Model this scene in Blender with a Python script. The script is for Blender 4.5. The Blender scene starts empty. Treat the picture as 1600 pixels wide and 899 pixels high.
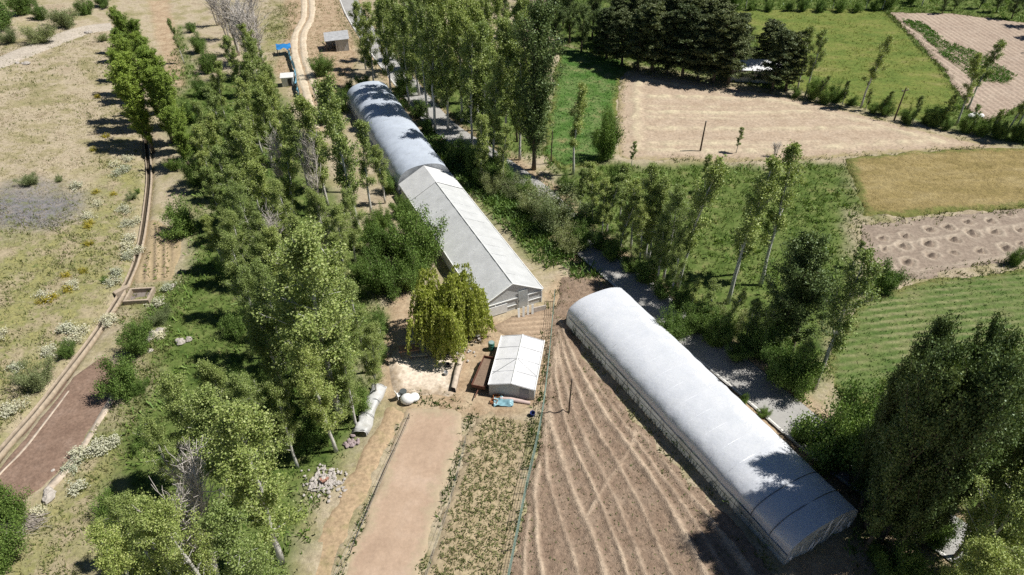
import bpy, math, random
import numpy as np
from mathutils import Vector

# ------------------------------------------------------------------ camera, sky, sun, exposure
S = bpy.context.scene
COL = S.collection
CAM_H, CAM_F, CAM_P = 45.0, 1067.0, math.radians(38.5)
cam = bpy.data.cameras.new('camera'); cam_o = bpy.data.objects.new('camera', cam); COL.objects.link(cam_o)
cam.sensor_fit = 'HORIZONTAL'; cam.sensor_width = 36.0; cam.lens = CAM_F / 1600 * 36.0
cam.clip_start = 0.5; cam.clip_end = 6000
cam_o.location = (0, 0, CAM_H); cam_o.rotation_euler = (math.pi / 2 - CAM_P, 0, 0)
S.camera = cam_o

SUN_EL, SUN_AZ = math.radians(57), math.radians(86)      # azimuth clockwise from +Y (away from camera) : sun from the right
w = bpy.data.worlds.new('World'); S.world = w; w.use_nodes = True
nt = w.node_tree; bg = nt.nodes['Background']; sky = nt.nodes.new('ShaderNodeTexSky')
sky.sky_type = 'NISHITA'; sky.sun_disc = False; sky.sun_elevation = SUN_EL; sky.sun_rotation = SUN_AZ
sky.altitude = 1800; sky.air_density = 0.7; sky.dust_density = 0.15
nt.links.new(sky.outputs[0], bg.inputs[0]); bg.inputs[1].default_value = 0.058
sun = bpy.data.lights.new('sun', 'SUN'); sun.energy = 5.0; sun.angle = math.radians(0.5); sun.color = (1.0, 0.97, 0.905)
sun_o = bpy.data.objects.new('sun', sun); COL.objects.link(sun_o)
sd_ = Vector((math.sin(SUN_AZ) * math.cos(SUN_EL), math.cos(SUN_AZ) * math.cos(SUN_EL), math.sin(SUN_EL)))
sun_o.rotation_euler = sd_.to_track_quat('Z', 'Y').to_euler(); sun_o.location = sd_ * 200
S.view_settings.view_transform = 'Standard'; S.view_settings.look = 'None'
S.view_settings.exposure = 0.36; S.view_settings.gamma = 1.0; S.view_settings.use_curve_mapping = False
S.cycles.max_bounces = 6; S.cycles.diffuse_bounces = 3; S.cycles.transmission_bounces = 4; S.cycles.transparent_max_bounces = 8
S.cycles.use_denoising = False

rng = np.random.default_rng(7); random.seed(7)

# ------------------------------------------------------------------ noise, polygons, pixel -> world
def _hash(ix, iy, s):
    h = (ix * 374761393 + iy * 668265263 + s * 974634777) & 0x7fffffff
    h = ((h ^ (h >> 13)) * 1274126177) & 0x7fffffff
    return ((h ^ (h >> 16)) & 0xffff) / 65535.0
def vnoise(x, y, s=0):
    x = np.asarray(x, float); y = np.asarray(y, float)
    ix = np.floor(x).astype(np.int64); iy = np.floor(y).astype(np.int64)
    fx = x - ix; fy = y - iy; fx = fx * fx * (3 - 2 * fx); fy = fy * fy * (3 - 2 * fy)
    a = _hash(ix, iy, s); b = _hash(ix + 1, iy, s); c = _hash(ix, iy + 1, s); d = _hash(ix + 1, iy + 1, s)
    return (a * (1 - fx) + b * fx) * (1 - fy) + (c * (1 - fx) + d * fx) * fy
def fbm(x, y, s=0, o=3):
    r = 0; a = 0.5; f = 1.0
    for k in range(o):
        r = r + a * (vnoise(x * f + 17.3 * k, y * f - 9.1 * k, s + k) - 0.5); a *= 0.5; f *= 2.03
    return r
def sstep(a, b, x):
    t = np.clip((x - a) / (b - a), 0, 1); return t * t * (3 - 2 * t)
def poly_sd(P, x, y):                       # signed distance, positive inside
    x = np.asarray(x, float); y = np.asarray(y, float)
    d = np.full(x.shape, 1e9); ins = np.zeros(x.shape, bool); n = len(P)
    for i in range(n):
        ax, ay = P[i]; bx, by = P[(i + 1) % n]
        ex, ey = bx - ax, by - ay; L = ex * ex + ey * ey + 1e-12
        t = np.clip(((x - ax) * ex + (y - ay) * ey) / L, 0, 1)
        d = np.minimum(d, np.hypot(x - ax - t * ex, y - ay - t * ey))
        c = ((ay > y) != (by > y)); xx = ax + (y - ay) * ex / (ey if abs(ey) > 1e-12 else 1e-12)
        ins ^= c & (x < xx)
    return np.where(ins, d, -d)
def line_d(P, x, y):                        # distance to polyline
    d = np.full(np.shape(x), 1e9)
    for (ax, ay), (bx, by) in zip(P[:-1], P[1:]):
        ex, ey = bx - ax, by - ay; L = ex * ex + ey * ey + 1e-12
        t = np.clip(((x - ax) * ex + (y - ay) * ey) / L, 0, 1)
        d = np.minimum(d, np.hypot(x - ax - t * ex, y - ay - t * ey))
    return d
CP, SP = math.cos(CAM_P), math.sin(CAM_P)
def px0(u, v, z=0.0):
    a = (u - 800) / CAM_F; b = -(v - 449.5) / CAM_F
    dy = CP + b * SP; dz = -SP + b * CP
    t = (z - CAM_H) / dz
    return (a * t, dy * t)
def proj(x, y, z):
    Y = y; Z = z - CAM_H
    dep = Y * CP - Z * SP; up = Y * SP + Z * CP
    return 800 + CAM_F * x / dep, 449.5 - CAM_F * up / dep
CH_PX = [(208, 120), (217, 160), (226, 205), (231, 250), (232, 280), (228, 320), (221, 368), (210, 412), (190, 455), (160, 503), (130, 545), (95, 590), (60, 635), (18, 683), (-35, 745)]
CH0 = [px0(*p) for p in CH_PX]
_cy = np.array([p[1] for p in CH0][::-1]); _cx = np.array([p[0] for p in CH0][::-1])
def macro(x, y):
    x = np.asarray(x, float); y = np.asarray(y, float)
    d = np.interp(y, _cy, _cx) - x - 1.5
    r = np.clip(d, 0, 45) * 0.075
    return r * (0.8 + 0.4 * vnoise(x * .05, y * .05, 5))
def px(u, v, z=0.0):
    p = px0(u, v, z)
    for _ in range(10):
        p = px0(u, v, z + float(macro(p[0], p[1])))
    return p
def P3(u, v, dz=0.0):
    x, y = px(u, v); return (x, y, float(macro(x, y)) + dz)
def PX(l): return [px(*p) for p in l]
def smooth_line(P, n=6):                    # Catmull-Rom
    P = [np.array(p, float) for p in P]; Q = [2 * P[0] - P[1]] + P + [2 * P[-1] - P[-2]]; out = []
    for i in range(1, len(Q) - 2):
        for k in range(n):
            t = k / n; a, b, c, d = Q[i - 1], Q[i], Q[i + 1], Q[i + 2]
            out.append(.5 * ((2 * b) + (c - a) * t + (2 * a - 5 * b + 4 * c - d) * t * t + (3 * b - a - 3 * c + d) * t ** 3))
    out.append(P[-1]); return [tuple(p) for p in out]

# ------------------------------------------------------------------ materials
def new_mat(name):
    m = bpy.data.materials.new(name); m.use_nodes = True
    nt = m.node_tree; b = nt.nodes['Principled BSDF']; return m, nt, b
def N(nt, t, **kw):
    n = nt.nodes.new(t)
    for k, v in kw.items(): setattr(n, k, v)
    return n
def noise_node(nt, scale, detail=3, rough=.6, stretch=None):
    g = N(nt, 'ShaderNodeNewGeometry'); v = g.outputs['Position']
    if stretch:
        mp = N(nt, 'ShaderNodeMapping'); mp.inputs['Scale'].default_value = stretch[0]; mp.inputs['Rotation'].default_value = (0, 0, stretch[1])
        nt.links.new(v, mp.inputs[0]); v = mp.outputs[0]
    n = N(nt, 'ShaderNodeTexNoise'); n.inputs['Scale'].default_value = scale; n.inputs['Detail'].default_value = detail; n.inputs['Roughness'].default_value = rough
    nt.links.new(v, n.inputs['Vector']); return n.outputs['Fac']
def ramp(nt, fac, stops):
    r = N(nt, 'ShaderNodeValToRGB'); e = r.color_ramp.elements
    while len(e) < len(stops): e.new(0.5)
    for i, (p, c) in enumerate(stops): e[i].position = p; e[i].color = (*c, 1)
    nt.links.new(fac, r.inputs[0]); return r.outputs[0]
def mix(nt, fac, a, b, mode='MIX'):
    m = N(nt, 'ShaderNodeMix'); m.data_type = 'RGBA'; m.blend_type = mode
    for s, v in ((m.inputs[0], fac), (m.inputs[6], a), (m.inputs[7], b)):
        if hasattr(v, 'node'): nt.links.new(v, s)
        elif isinstance(v, (int, float)): s.default_value = v
        else: s.default_value = (*v, 1)
    return m.outputs[2]
def math_n(nt, op, a, b=0.0, clamp=False):
    m = N(nt, 'ShaderNodeMath', operation=op); m.use_clamp = clamp
    for s, v in ((m.inputs[0], a), (m.inputs[1], b)):
        if hasattr(v, 'node'): nt.links.new(v, s)
        else: s.default_value = v
    return m.outputs[0]
def attr(nt, name):
    a = N(nt, 'ShaderNodeAttribute'); a.attribute_name = name; return a
def bump(nt, b, h, strength=.4, dist=.05):
    n = N(nt, 'ShaderNodeBump'); n.inputs['Strength'].default_value = strength; n.inputs['Distance'].default_value = dist
    nt.links.new(h, n.inputs['Height']); nt.links.new(n.outputs[0], b.inputs['Normal'])
def soil_mat(name, cols, scale=.5, fine=4.0, rough=.95, bstr=.5, bdist=.06, attr_mix=None, edge=None, stretch=None, mott=(.62, 1.3)):
    """ground material: broad noise ramp x fine mottling, optional attribute blends"""
    m, nt, b = new_mat(name)
    n = len(cols); st = [(.3 + .4 * i / max(1, n - 1), c) for i, c in enumerate(cols)]
    c = ramp(nt, noise_node(nt, scale, 5, .65, stretch), st)
    f = ramp(nt, noise_node(nt, fine, 4, .7), [(.25, (mott[0],) * 3), (.75, (mott[1],) * 3)])
    if attr_mix:
        a = attr(nt, attr_mix[0]).outputs['Fac']
        c = mix(nt, a, c, attr_mix[1])
        if len(attr_mix) > 2:
            c = mix(nt, math_n(nt, 'MULTIPLY', a, -1.0, True), c, attr_mix[2])
    if edge:
        e = attr(nt, 'edge').outputs['Fac']; nz = noise_node(nt, 1.3, 4, .7)
        k = math_n(nt, 'SUBTRACT', math_n(nt, 'ADD', math_n(nt, 'MULTIPLY', nz, 3.0), -.6), e, True)
        c = mix(nt, k, c, edge)
    c = mix(nt, 1.0, c, f, 'MULTIPLY')
    nt.links.new(c, b.inputs['Base Color']); b.inputs['Roughness'].default_value = rough
    b.inputs['Specular IOR Level'].default_value = .15
    bump(nt, b, noise_node(nt, fine * 1.7, 4, .75), bstr, bdist)
    return m
def plain_mat(name, col, rough=.7, var=.25, scale=3.0, metal=0.0, spec=.3):
    m, nt, b = new_mat(name)
    f = ramp(nt, noise_node(nt, scale, 4, .65), [(.25, (1 - var,) * 3), (.75, (1 + var * .6,) * 3)])
    nt.links.new(mix(nt, 1.0, col, f, 'MULTIPLY'), b.inputs['Base Color'])
    b.inputs['Roughness'].default_value = rough; b.inputs['Metallic'].default_value = metal; b.inputs['Specular IOR Level'].default_value = spec
    return m
def leaf_mat(name, cols, trans=.3, gloss=.12):
    m = bpy.data.materials.new(name); m.use_nodes = True; nt = m.node_tree; nt.nodes.clear()
    out = N(nt, 'ShaderNodeOutputMaterial'); g = N(nt, 'ShaderNodeNewGeometry'); oi = N(nt, 'ShaderNodeObjectInfo')
    n = len(cols); c = ramp(nt, g.outputs['Random Per Island'], [(i / max(1, n - 1), k) for i, k in enumerate(cols)])
    t = ramp(nt, oi.outputs['Random'], [(0, (.74, .80, .76)), (.5, (1, 1, 1)), (1, (1.16, 1.12, 1.05))])
    c = mix(nt, 1.0, c, t, 'MULTIPLY')
    d = N(nt, 'ShaderNodeBsdfDiffuse'); tr = N(nt, 'ShaderNodeBsdfTranslucent'); gl = N(nt, 'ShaderNodeBsdfGlossy'); gl.inputs['Roughness'].default_value = .6
    nt.links.new(c, d.inputs[0]); nt.links.new(mix(nt, 1.0, c, (1.2, 1.25, .6), 'MULTIPLY'), tr.inputs[0]); gl.inputs[0].default_value = (.62, .7, .6, 1)
    m1 = N(nt, 'ShaderNodeMixShader'); m1.inputs[0].default_value = trans; nt.links.new(d.outputs[0], m1.inputs[1]); nt.links.new(tr.outputs[0], m1.inputs[2])
    fr = N(nt, 'ShaderNodeFresnel'); fr.inputs[0].default_value = 1.4
    k = math_n(nt, 'MULTIPLY', math_n(nt, 'ADD', fr.outputs[0], .35), gloss)
    m2 = N(nt, 'ShaderNodeMixShader'); nt.links.new(k, m2.inputs[0]); nt.links.new(m1.outputs[0], m2.inputs[1]); nt.links.new(gl.outputs[0], m2.inputs[2])
    nt.links.new(m2.outputs[0], out.inputs[0]); return m
def film_mat(name, col, trans=.25, rough=.3, gloss=.08, wr=.3, dirt=None, clear=0.0):
    """polythene film: diffuse + translucent + soft sheen, wrinkles and a little dirt"""
    m = bpy.data.materials.new(name); m.use_nodes = True; nt = m.node_tree; nt.nodes.clear()
    out = N(nt, 'ShaderNodeOutputMaterial')
    f = ramp(nt, noise_node(nt, .7, 5, .7), [(.3, dirt or tuple(.82 * k for k in col)), (.65, col)])
    f = mix(nt, 1.0, f, ramp(nt, noise_node(nt, 9, 3, .7), [(.3, (.93, .93, .93)), (.7, (1.03, 1.03, 1.03))]), 'MULTIPLY')
    d = N(nt, 'ShaderNodeBsdfDiffuse'); t = N(nt, 'ShaderNodeBsdfTranslucent'); g = N(nt, 'ShaderNodeBsdfGlossy'); g.inputs['Roughness'].default_value = rough
    nt.links.new(f, d.inputs[0]); nt.links.new(f, t.inputs[0])
    bp = N(nt, 'ShaderNodeBump'); bp.inputs['Strength'].default_value = wr; bp.inputs['Distance'].default_value = .12
    nt.links.new(noise_node(nt, 1.6, 5, .6, ((1, 2.2, 1), .5)), bp.inputs['Height'])
    for s in (d, t, g): nt.links.new(bp.outputs[0], s.inputs['Normal'])
    a = N(nt, 'ShaderNodeMixShader'); a.inputs[0].default_value = trans; nt.links.new(d.outputs[0], a.inputs[1]); nt.links.new(t.outputs[0], a.inputs[2])
    c = N(nt, 'ShaderNodeMixShader'); c.inputs[0].default_value = gloss; nt.links.new(a.outputs[0], c.inputs[1]); nt.links.new(g.outputs[0], c.inputs[2])
    o = c.outputs[0]
    if clear:
        tp = N(nt, 'ShaderNodeBsdfTransparent'); e = N(nt, 'ShaderNodeMixShader'); e.inputs[0].default_value = clear
        nt.links.new(o, e.inputs[1]); nt.links.new(tp.outputs[0], e.inputs[2]); o = e.outputs[0]
    nt.links.new(o, out.inputs[0]); return m

# ------------------------------------------------------------------ mesh helpers
class MB:
    def __init__(s): s.v = []; s.f = []; s.n = 0
    def add(s, v, f):
        s.v.extend([tuple(map(float, p)) for p in v]); s.f.extend([tuple(i + s.n for i in q) for q in f]); s.n = len(s.v); return s
    def box(s, c, sx, sy, sz, rz=0.0, tilt=0.0):
        """box with base centre c"""
        ca, sa = math.cos(rz), math.sin(rz); v = []
        for z in (0, sz):
            for (x, y) in ((-1, -1), (1, -1), (1, 1), (-1, 1)):
                X, Y = x * sx / 2, y * sy / 2 + z * tilt
                v.append((c[0] + X * ca - Y * sa, c[1] + X * sa + Y * ca, c[2] + z))
        return s.add(v, [(3, 2, 1, 0), (4, 5, 6, 7), (0, 1, 5, 4), (1, 2, 6, 5), (2, 3, 7, 6), (3, 0, 4, 7)])
    def tube(s, P, R, n=6, cap=True):
        P = [np.array(p, float) for p in P]
        if not hasattr(R, '__len__'): R = [R] * len(P)
        v = []; f = []; ref = None
        for i, p in enumerate(P):
            t = P[min(i + 1, len(P) - 1)] - P[max(i - 1, 0)]; t = t / (np.linalg.norm(t) + 1e-9)
            if ref is None: ref = np.array((1., 0, 0)) if abs(t[0]) < .8 else np.array((0, 1., 0))
            a = np.cross(t, ref); a /= np.linalg.norm(a) + 1e-9; b = np.cross(t, a); ref = -np.cross(t, a) if False else ref
            for k in range(n):
                q = 2 * math.pi * k / n; v.append(p + R[i] * (math.cos(q) * a + math.sin(q) * b))
        for i in range(len(P) - 1):
            for k in range(n): f.append((i * n + k, i * n + (k + 1) % n, (i + 1) * n + (k + 1) % n, (i + 1) * n + k))
        if cap: f.append(tuple(range(n - 1, -1, -1))); f.append(tuple((len(P) - 1) * n + k for k in range(n)))
        return s.add(v, f)
    def quad(s, a, b, c, d): return s.add([a, b, c, d], [(0, 1, 2, 3)])
    def lathe(s, c, prof, n=14, axis=None, sq=1.0):
        v = []; f = []
        for r, z in prof:
            for k in range(n):
                q = 2 * math.pi * k / n; v.append((c[0] + r * math.cos(q), c[1] + r * sq * math.sin(q), c[2] + z))
        for i in range(len(prof) - 1):
            for k in range(n): f.append((i * n + k, i * n + (k + 1) % n, (i + 1) * n + (k + 1) % n, (i + 1) * n + k))
        f.append(tuple(range(n - 1, -1, -1))); f.append(tuple((len(prof) - 1) * n + k for k in range(n)))
        return s.add(v, f)
    def mesh(s, name, mat, smooth=False):
        m = bpy.data.meshes.new(name); m.from_pydata(s.v, [], s.f)
        if mat: m.materials.append(mat)
        if smooth: m.polygons.foreach_set('use_smooth', [True] * len(m.polygons))
        m.update(); return m
def np_mesh(name, V, F, mat, smooth=False, attrs=None):
    V = np.asarray(V, np.float32); F = np.asarray(F, np.int32); k = F.shape[1]
    m = bpy.data.meshes.new(name); m.vertices.add(len(V)); m.vertices.foreach_set('co', V.ravel())
    m.loops.add(F.size); m.loops.foreach_set('vertex_index', F.ravel())
    m.polygons.add(len(F)); m.polygons.foreach_set('loop_start', np.arange(0, F.size, k, dtype=np.int32))
    try: m.polygons.foreach_set('loop_total', np.full(len(F), k, np.int32))
    except Exception: pass
    if smooth: m.polygons.foreach_set('use_smooth', np.ones(len(F), bool))
    for nm, dat in (attrs or {}).items():
        dat = np.asarray(dat, np.float32)
        if dat.ndim == 1:
            a = m.attributes.new(nm, 'FLOAT', 'POINT'); a.data.foreach_set('value', dat)
        else:
            a = m.attributes.new(nm, 'FLOAT_COLOR', 'POINT'); a.data.foreach_set('color', dat.ravel())
    if mat: m.materials.append(mat)
    m.update(calc_edges=True); m.validate(); return m
def link(name, mesh, parent=None, loc=None):
    o = bpy.data.objects.new(name, mesh); COL.objects.link(o)
    if parent: o.parent = parent
    if loc: o.location = loc
    return o
def tag(o, label=None, cat=None, group=None, kind=None):
    if label: o['label'] = label
    if cat: o['category'] = cat
    if group: o['group'] = group
    if kind: o['kind'] = kind
    return o
def empty(name, loc, label, cat, group=None, rz=0.0):
    o = bpy.data.objects.new(name, None); COL.objects.link(o); o.location = loc; o.rotation_euler = (0, 0, rz); o.empty_display_size = .3
    return tag(o, label, cat, group)
ORD = 'zeroth first second third fourth fifth sixth seventh eighth ninth tenth eleventh twelfth thirteenth fourteenth fifteenth sixteenth seventeenth eighteenth nineteenth twentieth'.split()
def ordw(i):
    return ORD[i] if i <= 20 else 'twenty-' + ORD[i - 20] if i < 30 else 'thirtieth' if i == 30 else 'thirty-' + ORD[i - 30]

# ------------------------------------------------------------------ layout polygons (read off the photograph, turned into ground points)
ROAD = smooth_line(PX([(528, -30), (541, -8), (556, 25), (590, 75), (640, 138), (686, 192), (735, 228), (790, 265), (842, 305), (885, 350), (930, 395), (980, 437), (1032, 482), (1090, 533), (1150, 580), (1222, 640), (1290, 698), (1360, 750), (1450, 815), (1560, 890)]), 6)
TRACK = smooth_line(PX([(474, -25), (481, 0), (480, 28), (468, 55), (468, 85), (477, 115), (486, 140), (493, 165), (502, 200)]), 5)
FIELDS = dict(
 hay=PX([(968, 150), (975, 122), (992, 114), (1060, 124), (1150, 138), (1235, 152), (1320, 172), (1400, 194), (1500, 218), (1580, 233), (1500, 234), (1400, 238), (1300, 246), (1180, 250), (1040, 250), (966, 246)]),
 clover=PX([(876, 72), (925, 82), (975, 95), (986, 108), (968, 122), (962, 160), (958, 235), (930, 256), (880, 262), (850, 240), (862, 160)]),
 meadow=PX([(1150, 18), (1290, 14), (1382, 18), (1430, 70), (1470, 110), (1500, 155), (1470, 190), (1400, 178), (1320, 160), (1255, 142), (1220, 120), (1180, 60)]),
 plough=PX([(1388, 20), (1490, 22), (1600, 36), (1680, 50), (1700, 110), (1640, 150), (1590, 168), (1540, 190), (1510, 170), (1480, 115), (1440, 70)]),
 veg=PX([(1406, 30), (1440, 36), (1480, 66), (1530, 84), (1590, 118), (1575, 132), (1525, 128), (1480, 96), (1445, 62)]),
 gold=PX([(1328, 250), (1420, 241), (1520, 235), (1620, 233), (1760, 228), (1790, 330), (1620, 322), (1500, 328), (1440, 334), (1352, 337), (1340, 290)]),
 orchard=PX([(1345, 352), (1450, 340), (1600, 326), (1760, 318), (1780, 392), (1600, 408), (1480, 424), (1404, 434), (1366, 414), (1348, 392)]),
 strip=PX([(1345, 470), (1420, 448), (1520, 432), (1610, 418), (1800, 398), (1860, 560), (1640, 640), (1400, 640), (1310, 620), (1290, 560), (1330, 500)]),
 furrow=PX([(893, 432), (935, 436), (960, 455), (882, 505), (905, 555), (990, 658), (1090, 772), (1212, 896), (1280, 990), (790, 990), (800, 899), (822, 790), (846, 660), (858, 560), (866, 500), (880, 450)]),
 bare=PX([(640, 644), (680, 640), (716, 648), (712, 690), (690, 770), (654, 890), (640, 960), (505, 990), (538, 895), (585, 775), (618, 685)]),
 crop=PX([(746, 652), (780, 648), (826, 662), (816, 740), (796, 880), (785, 960), (640, 970), (672, 880), (705, 780), (730, 690)]),
 strip2=PX([(612, 640), (626, 650), (600, 700), (560, 790), (525, 880), (500, 960), (470, 960), (500, 860), (545, 755), (580, 690)]),
 bed=PX([(238, 345), (276, 362), (282, 372), (268, 438), (215, 442), (212, 432), (228, 395)]),
 brown=PX([(118, 590), (160, 560), (196, 590), (178, 622), (120, 705), (64, 758), (-20, 820), (-60, 790), (0, 735), (62, 660)]),
 small=PX([(775, 512), (800, 496), (864, 484), (858, 545), (846, 540)]),
 yard=PX([(612, 560), (640, 520), (700, 540), (716, 570), (704, 613), (628, 610), (622, 606)]),
)
LUSH = [PX(p) for p in (
 [(280, 40), (310, 130), (420, 110), (455, 200), (500, 290), (560, 390), (600, 430), (600, 560), (560, 690), (500, 800), (450, 960), (150, 960), (210, 800), (190, 650), (235, 480), (300, 400), (300, 300), (270, 200), (262, 100)],
 [(640, 220), (700, 270), (760, 330), (850, 420), (905, 405), (850, 320), (760, 250), (690, 190)],
 [(690, 260), (740, 290), (870, 410), (900, 440), (950, 430), (900, 380), (840, 320), (760, 250)],
 [(850, 250), (960, 262), (1330, 255), (1350, 340), (1330, 470), (1260, 640), (1180, 560), (1050, 460), (900, 330)],
 [(830, 20), (990, -40), (2200, -40), (1900, 330), (1580, 222), (1250, 145), (990, 105), (880, 70)],
 [(1300, 640), (1420, 520), (1800, 500), (2100, 900), (1700, 1000), (1330, 900), (1330, 780)],
 [(600, 20), (720, 100), (860, 70), (860, 250), (760, 250), (640, 150), (560, 60)])]
SOIL = [PX(p) for p in (
 [(590, 400), (640, 400), (650, 480), (760, 500), (850, 480), (870, 520), (850, 640), (760, 650), (640, 640), (600, 620), (590, 560), (610, 500)],
 [(870, 425), (940, 440), (900, 500), (880, 500), (850, 460)],
 [(1240, 860), (1420, 830), (1500, 960), (1200, 980), (1222, 890)],
 [(440, -20), (520, -20), (560, 90), (540, 140), (480, 180), (430, 110), (450, 60)],
 [(1200, 640), (1130, 600), (960, 440), (930, 430), (1060, 580), (1190, 720), (1330, 830), (1340, 790)],
 [(230, 0), (262, 0), (285, 100), (290, 140), (262, 130), (245, 60)])]
PURPLE = [PX(p) for p in ([(-40, 310), (60, 290), (125, 300), (130, 320), (90, 352), (20, 362), (-40, 350)],)]
OLIVE = [PX(p) for p in ([(-100, 330), (60, 350), (130, 330), (160, 250), (225, 260), (225, 400), (190, 470), (0, 700), (-120, 760)], [(180, 450), (290, 440), (260, 560), (210, 700), (170, 800), (110, 960), (-60, 960), (70, 780), (190, 620)], [(440, 5), (465, 0), (460, 60), (420, 100), (410, 40)])]

# ------------------------------------------------------------------ the ground
def axis(lo, hi, step, far):
    a = list(np.arange(lo, hi + 1e-6, step)); s = step; b = [];  c = []
    v = hi
    while v < far: s *= 1.35; v += s; b.append(v)
    s = step; v = lo
    while v > -far: s *= 1.35; v -= s; c.append(v)
    return np.array(c[::-1] + a + b)
def ground_low(x, y):
    """how far the ground sheet drops under laid surfaces"""
    k = np.zeros(np.shape(x))
    for n, P in FIELDS.items():
        k = np.maximum(k, sstep(.1, .6, poly_sd(P, x, y)))
    k = np.maximum(k, 1 - sstep(1.75, 2.1, line_d(ROAD, x, y)))
    return k
CHW = smooth_line(PX(CH_PX), 5)
gx = axis(-135, 135, .42, 2500); gy = axis(12, 178, .42, 2500)
X, Y = np.meshgrid(gx, gy); x = X.ravel(); y = Y.ravel()
near = (np.abs(x) < 140) & (y > 5) & (y < 185)
z = macro(x, y); zz = z.copy()
xn, yn = x[near], y[near]
rel = fbm(xn * .16, yn * .16, 3, 3) * .5 + fbm(xn * .9, yn * .9, 9, 2) * .16
low = ground_low(xn, yn); chd = line_d(CHW, xn, yn)
zn = z[near] + rel * (1 - low) - .22 * low - .55 * (1 - sstep(.45, .75, chd)) - rel * (1 - sstep(.8, 2.0, chd)) * (1 - low)
z[near] = zn
lush = np.zeros(x.shape); soil = np.zeros(x.shape); pur = np.zeros(x.shape)
wob = fbm(x * .22, y * .22, 21, 3) * 7
for P in LUSH: lush = np.maximum(lush, sstep(-2.2, 2.2, poly_sd(P, x, y) + wob))
for P in SOIL: soil = np.maximum(soil, sstep(-.9, .9, poly_sd(P, x, y) + wob * .25))
for P in PURPLE: pur = np.maximum(pur, sstep(-3, 3, poly_sd(P, x, y) + wob))
rd = line_d(ROAD, x, y); soil = np.maximum(soil, .8 * (1 - sstep(2.6, 3.6, rd + wob * .2)))
td = line_d(TRACK, x, y); soil = np.maximum(soil, .7 * (1 - sstep(1.2, 2.4, td + wob * .2)))
far = np.hypot(x, y) > 190; lush[far] = np.maximum(lush[far], .8)
nx, ny = len(gx), len(gy); I = np.arange(nx * ny).reshape(ny, nx)
F = np.stack([I[:-1, :-1], I[:-1, 1:], I[1:, 1:], I[1:, :-1]], -1).reshape(-1, 4)
m, nt, b = new_mat('dry_hillside_and_meadow')
za = attr(nt, 'zone'); sep = N(nt, 'ShaderNodeSeparateColor'); nt.links.new(za.outputs['Color'], sep.inputs[0])
dry = ramp(nt, noise_node(nt, .22, 6, .68), [(.26, (.26, .205, .145)), (.38, (.33, .27, .19)), (.47, (.385, .325, .235)), (.55, (.31, .265, .165)), (.64, (.25, .225, .12)), (.75, (.17, .175, .075))])
gre = ramp(nt, noise_node(nt, .5, 6, .7), [(.3, (.045, .075, .018)), (.45, (.085, .125, .03)), (.58, (.13, .165, .05)), (.72, (.22, .20, .09))])
soi = ramp(nt, noise_node(nt, .6, 5, .7), [(.3, (.27, .19, .12)), (.5, (.37, .275, .185)), (.68, (.44, .35, .24))])
pu = ramp(nt, noise_node(nt, .9, 5, .7), [(.35, (.24, .215, .19)), (.5, (.17, .165, .18)), (.65, (.17, .18, .10))])
oli = ramp(nt, noise_node(nt, .33, 6, .72), [(.3, (.36, .295, .21)), (.44, (.31, .265, .165)), (.52, (.22, .215, .095)), (.6, (.28, .26, .11)), (.68, (.13, .155, .055)), (.78, (.32, .28, .19))])
dry = mix(nt, za.outputs['Alpha'], dry, oli)
c = mix(nt, sep.outputs[0], dry, gre); c = mix(nt, sep.outputs[2], c, pu); c = mix(nt, sep.outputs[1], c, soi)
c = mix(nt, 1.0, c, ramp(nt, noise_node(nt, 3.3, 5, .75), [(.25, (.6, .6, .6)), (.75, (1.32, 1.32, 1.3))]), 'MULTIPLY')
nt.links.new(c, b.inputs['Base Color']); b.inputs['Roughness'].default_value = 1; b.inputs['Specular IOR Level'].default_value = .1
bump(nt, b, noise_node(nt, 5.0, 5, .75), .6, .12)
M_GROUND = m
oliv = np.zeros(x.shape)
for P in OLIVE: oliv = np.maximum(oliv, sstep(-4, 4, poly_sd(P, x, y) + wob * 1.3))
zone = np.stack([lush, soil, pur, oliv], -1)
o = link('ground', np_mesh('ground', np.stack([x, y, z], -1), F, m, True, dict(zone=zone)))
tag(o, 'dry grassy hillside and weedy valley ground running under everything', 'ground', kind='structure')
def gz(x, y):
    """height of the sheet for things standing on it"""
    return macro(x, y) + fbm(np.asarray(x) * .16, np.asarray(y) * .16, 3, 3) * .5 * (1 - ground_low(x, y)) + 0

# ------------------------------------------------------------------ fields as sheets with their own relief
def field(name, key, mat, label, cat='field', relief=None, res=.25, lift=.06, ew=1.6, tone=None):
    P = FIELDS[key]; A = np.array(P); lo = A.min(0) - 1.2; hi = A.max(0) + 1.2
    ax = np.arange(lo[0], hi[0], res); ay = np.arange(lo[1], hi[1], res)
    X, Y = np.meshgrid(ax, ay); x = X.ravel(); y = Y.ravel(); s = poly_sd(P, x, y) + fbm(x * .6, y * .6, 31, 3) * ew
    k = sstep(0, .8, s)
    z = macro(x, y) + lift + np.minimum(0, s) * .5 + fbm(x * .3, y * .3, 8, 2) * .12 * k
    at = dict(edge=np.clip(s, 0, 10))
    if relief is not None:
        r, t = relief(x, y, s); z = z + r * k; at['tone'] = t * k
    I = np.arange(len(x)).reshape(len(ay), len(ax))
    F = np.stack([I[:-1, :-1], I[:-1, 1:], I[1:, 1:], I[1:, :-1]], -1).reshape(-1, 4)
    F = F[(s[F].max(1) > -.7)]; u, inv = np.unique(F, return_inverse=True)
    me = np_mesh(name, np.stack([x, y, z], -1)[u], inv.reshape(F.shape), mat, True, {a: v[u] for a, v in at.items()})
    return tag(link(name, me), label, cat, kind='structure')
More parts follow.
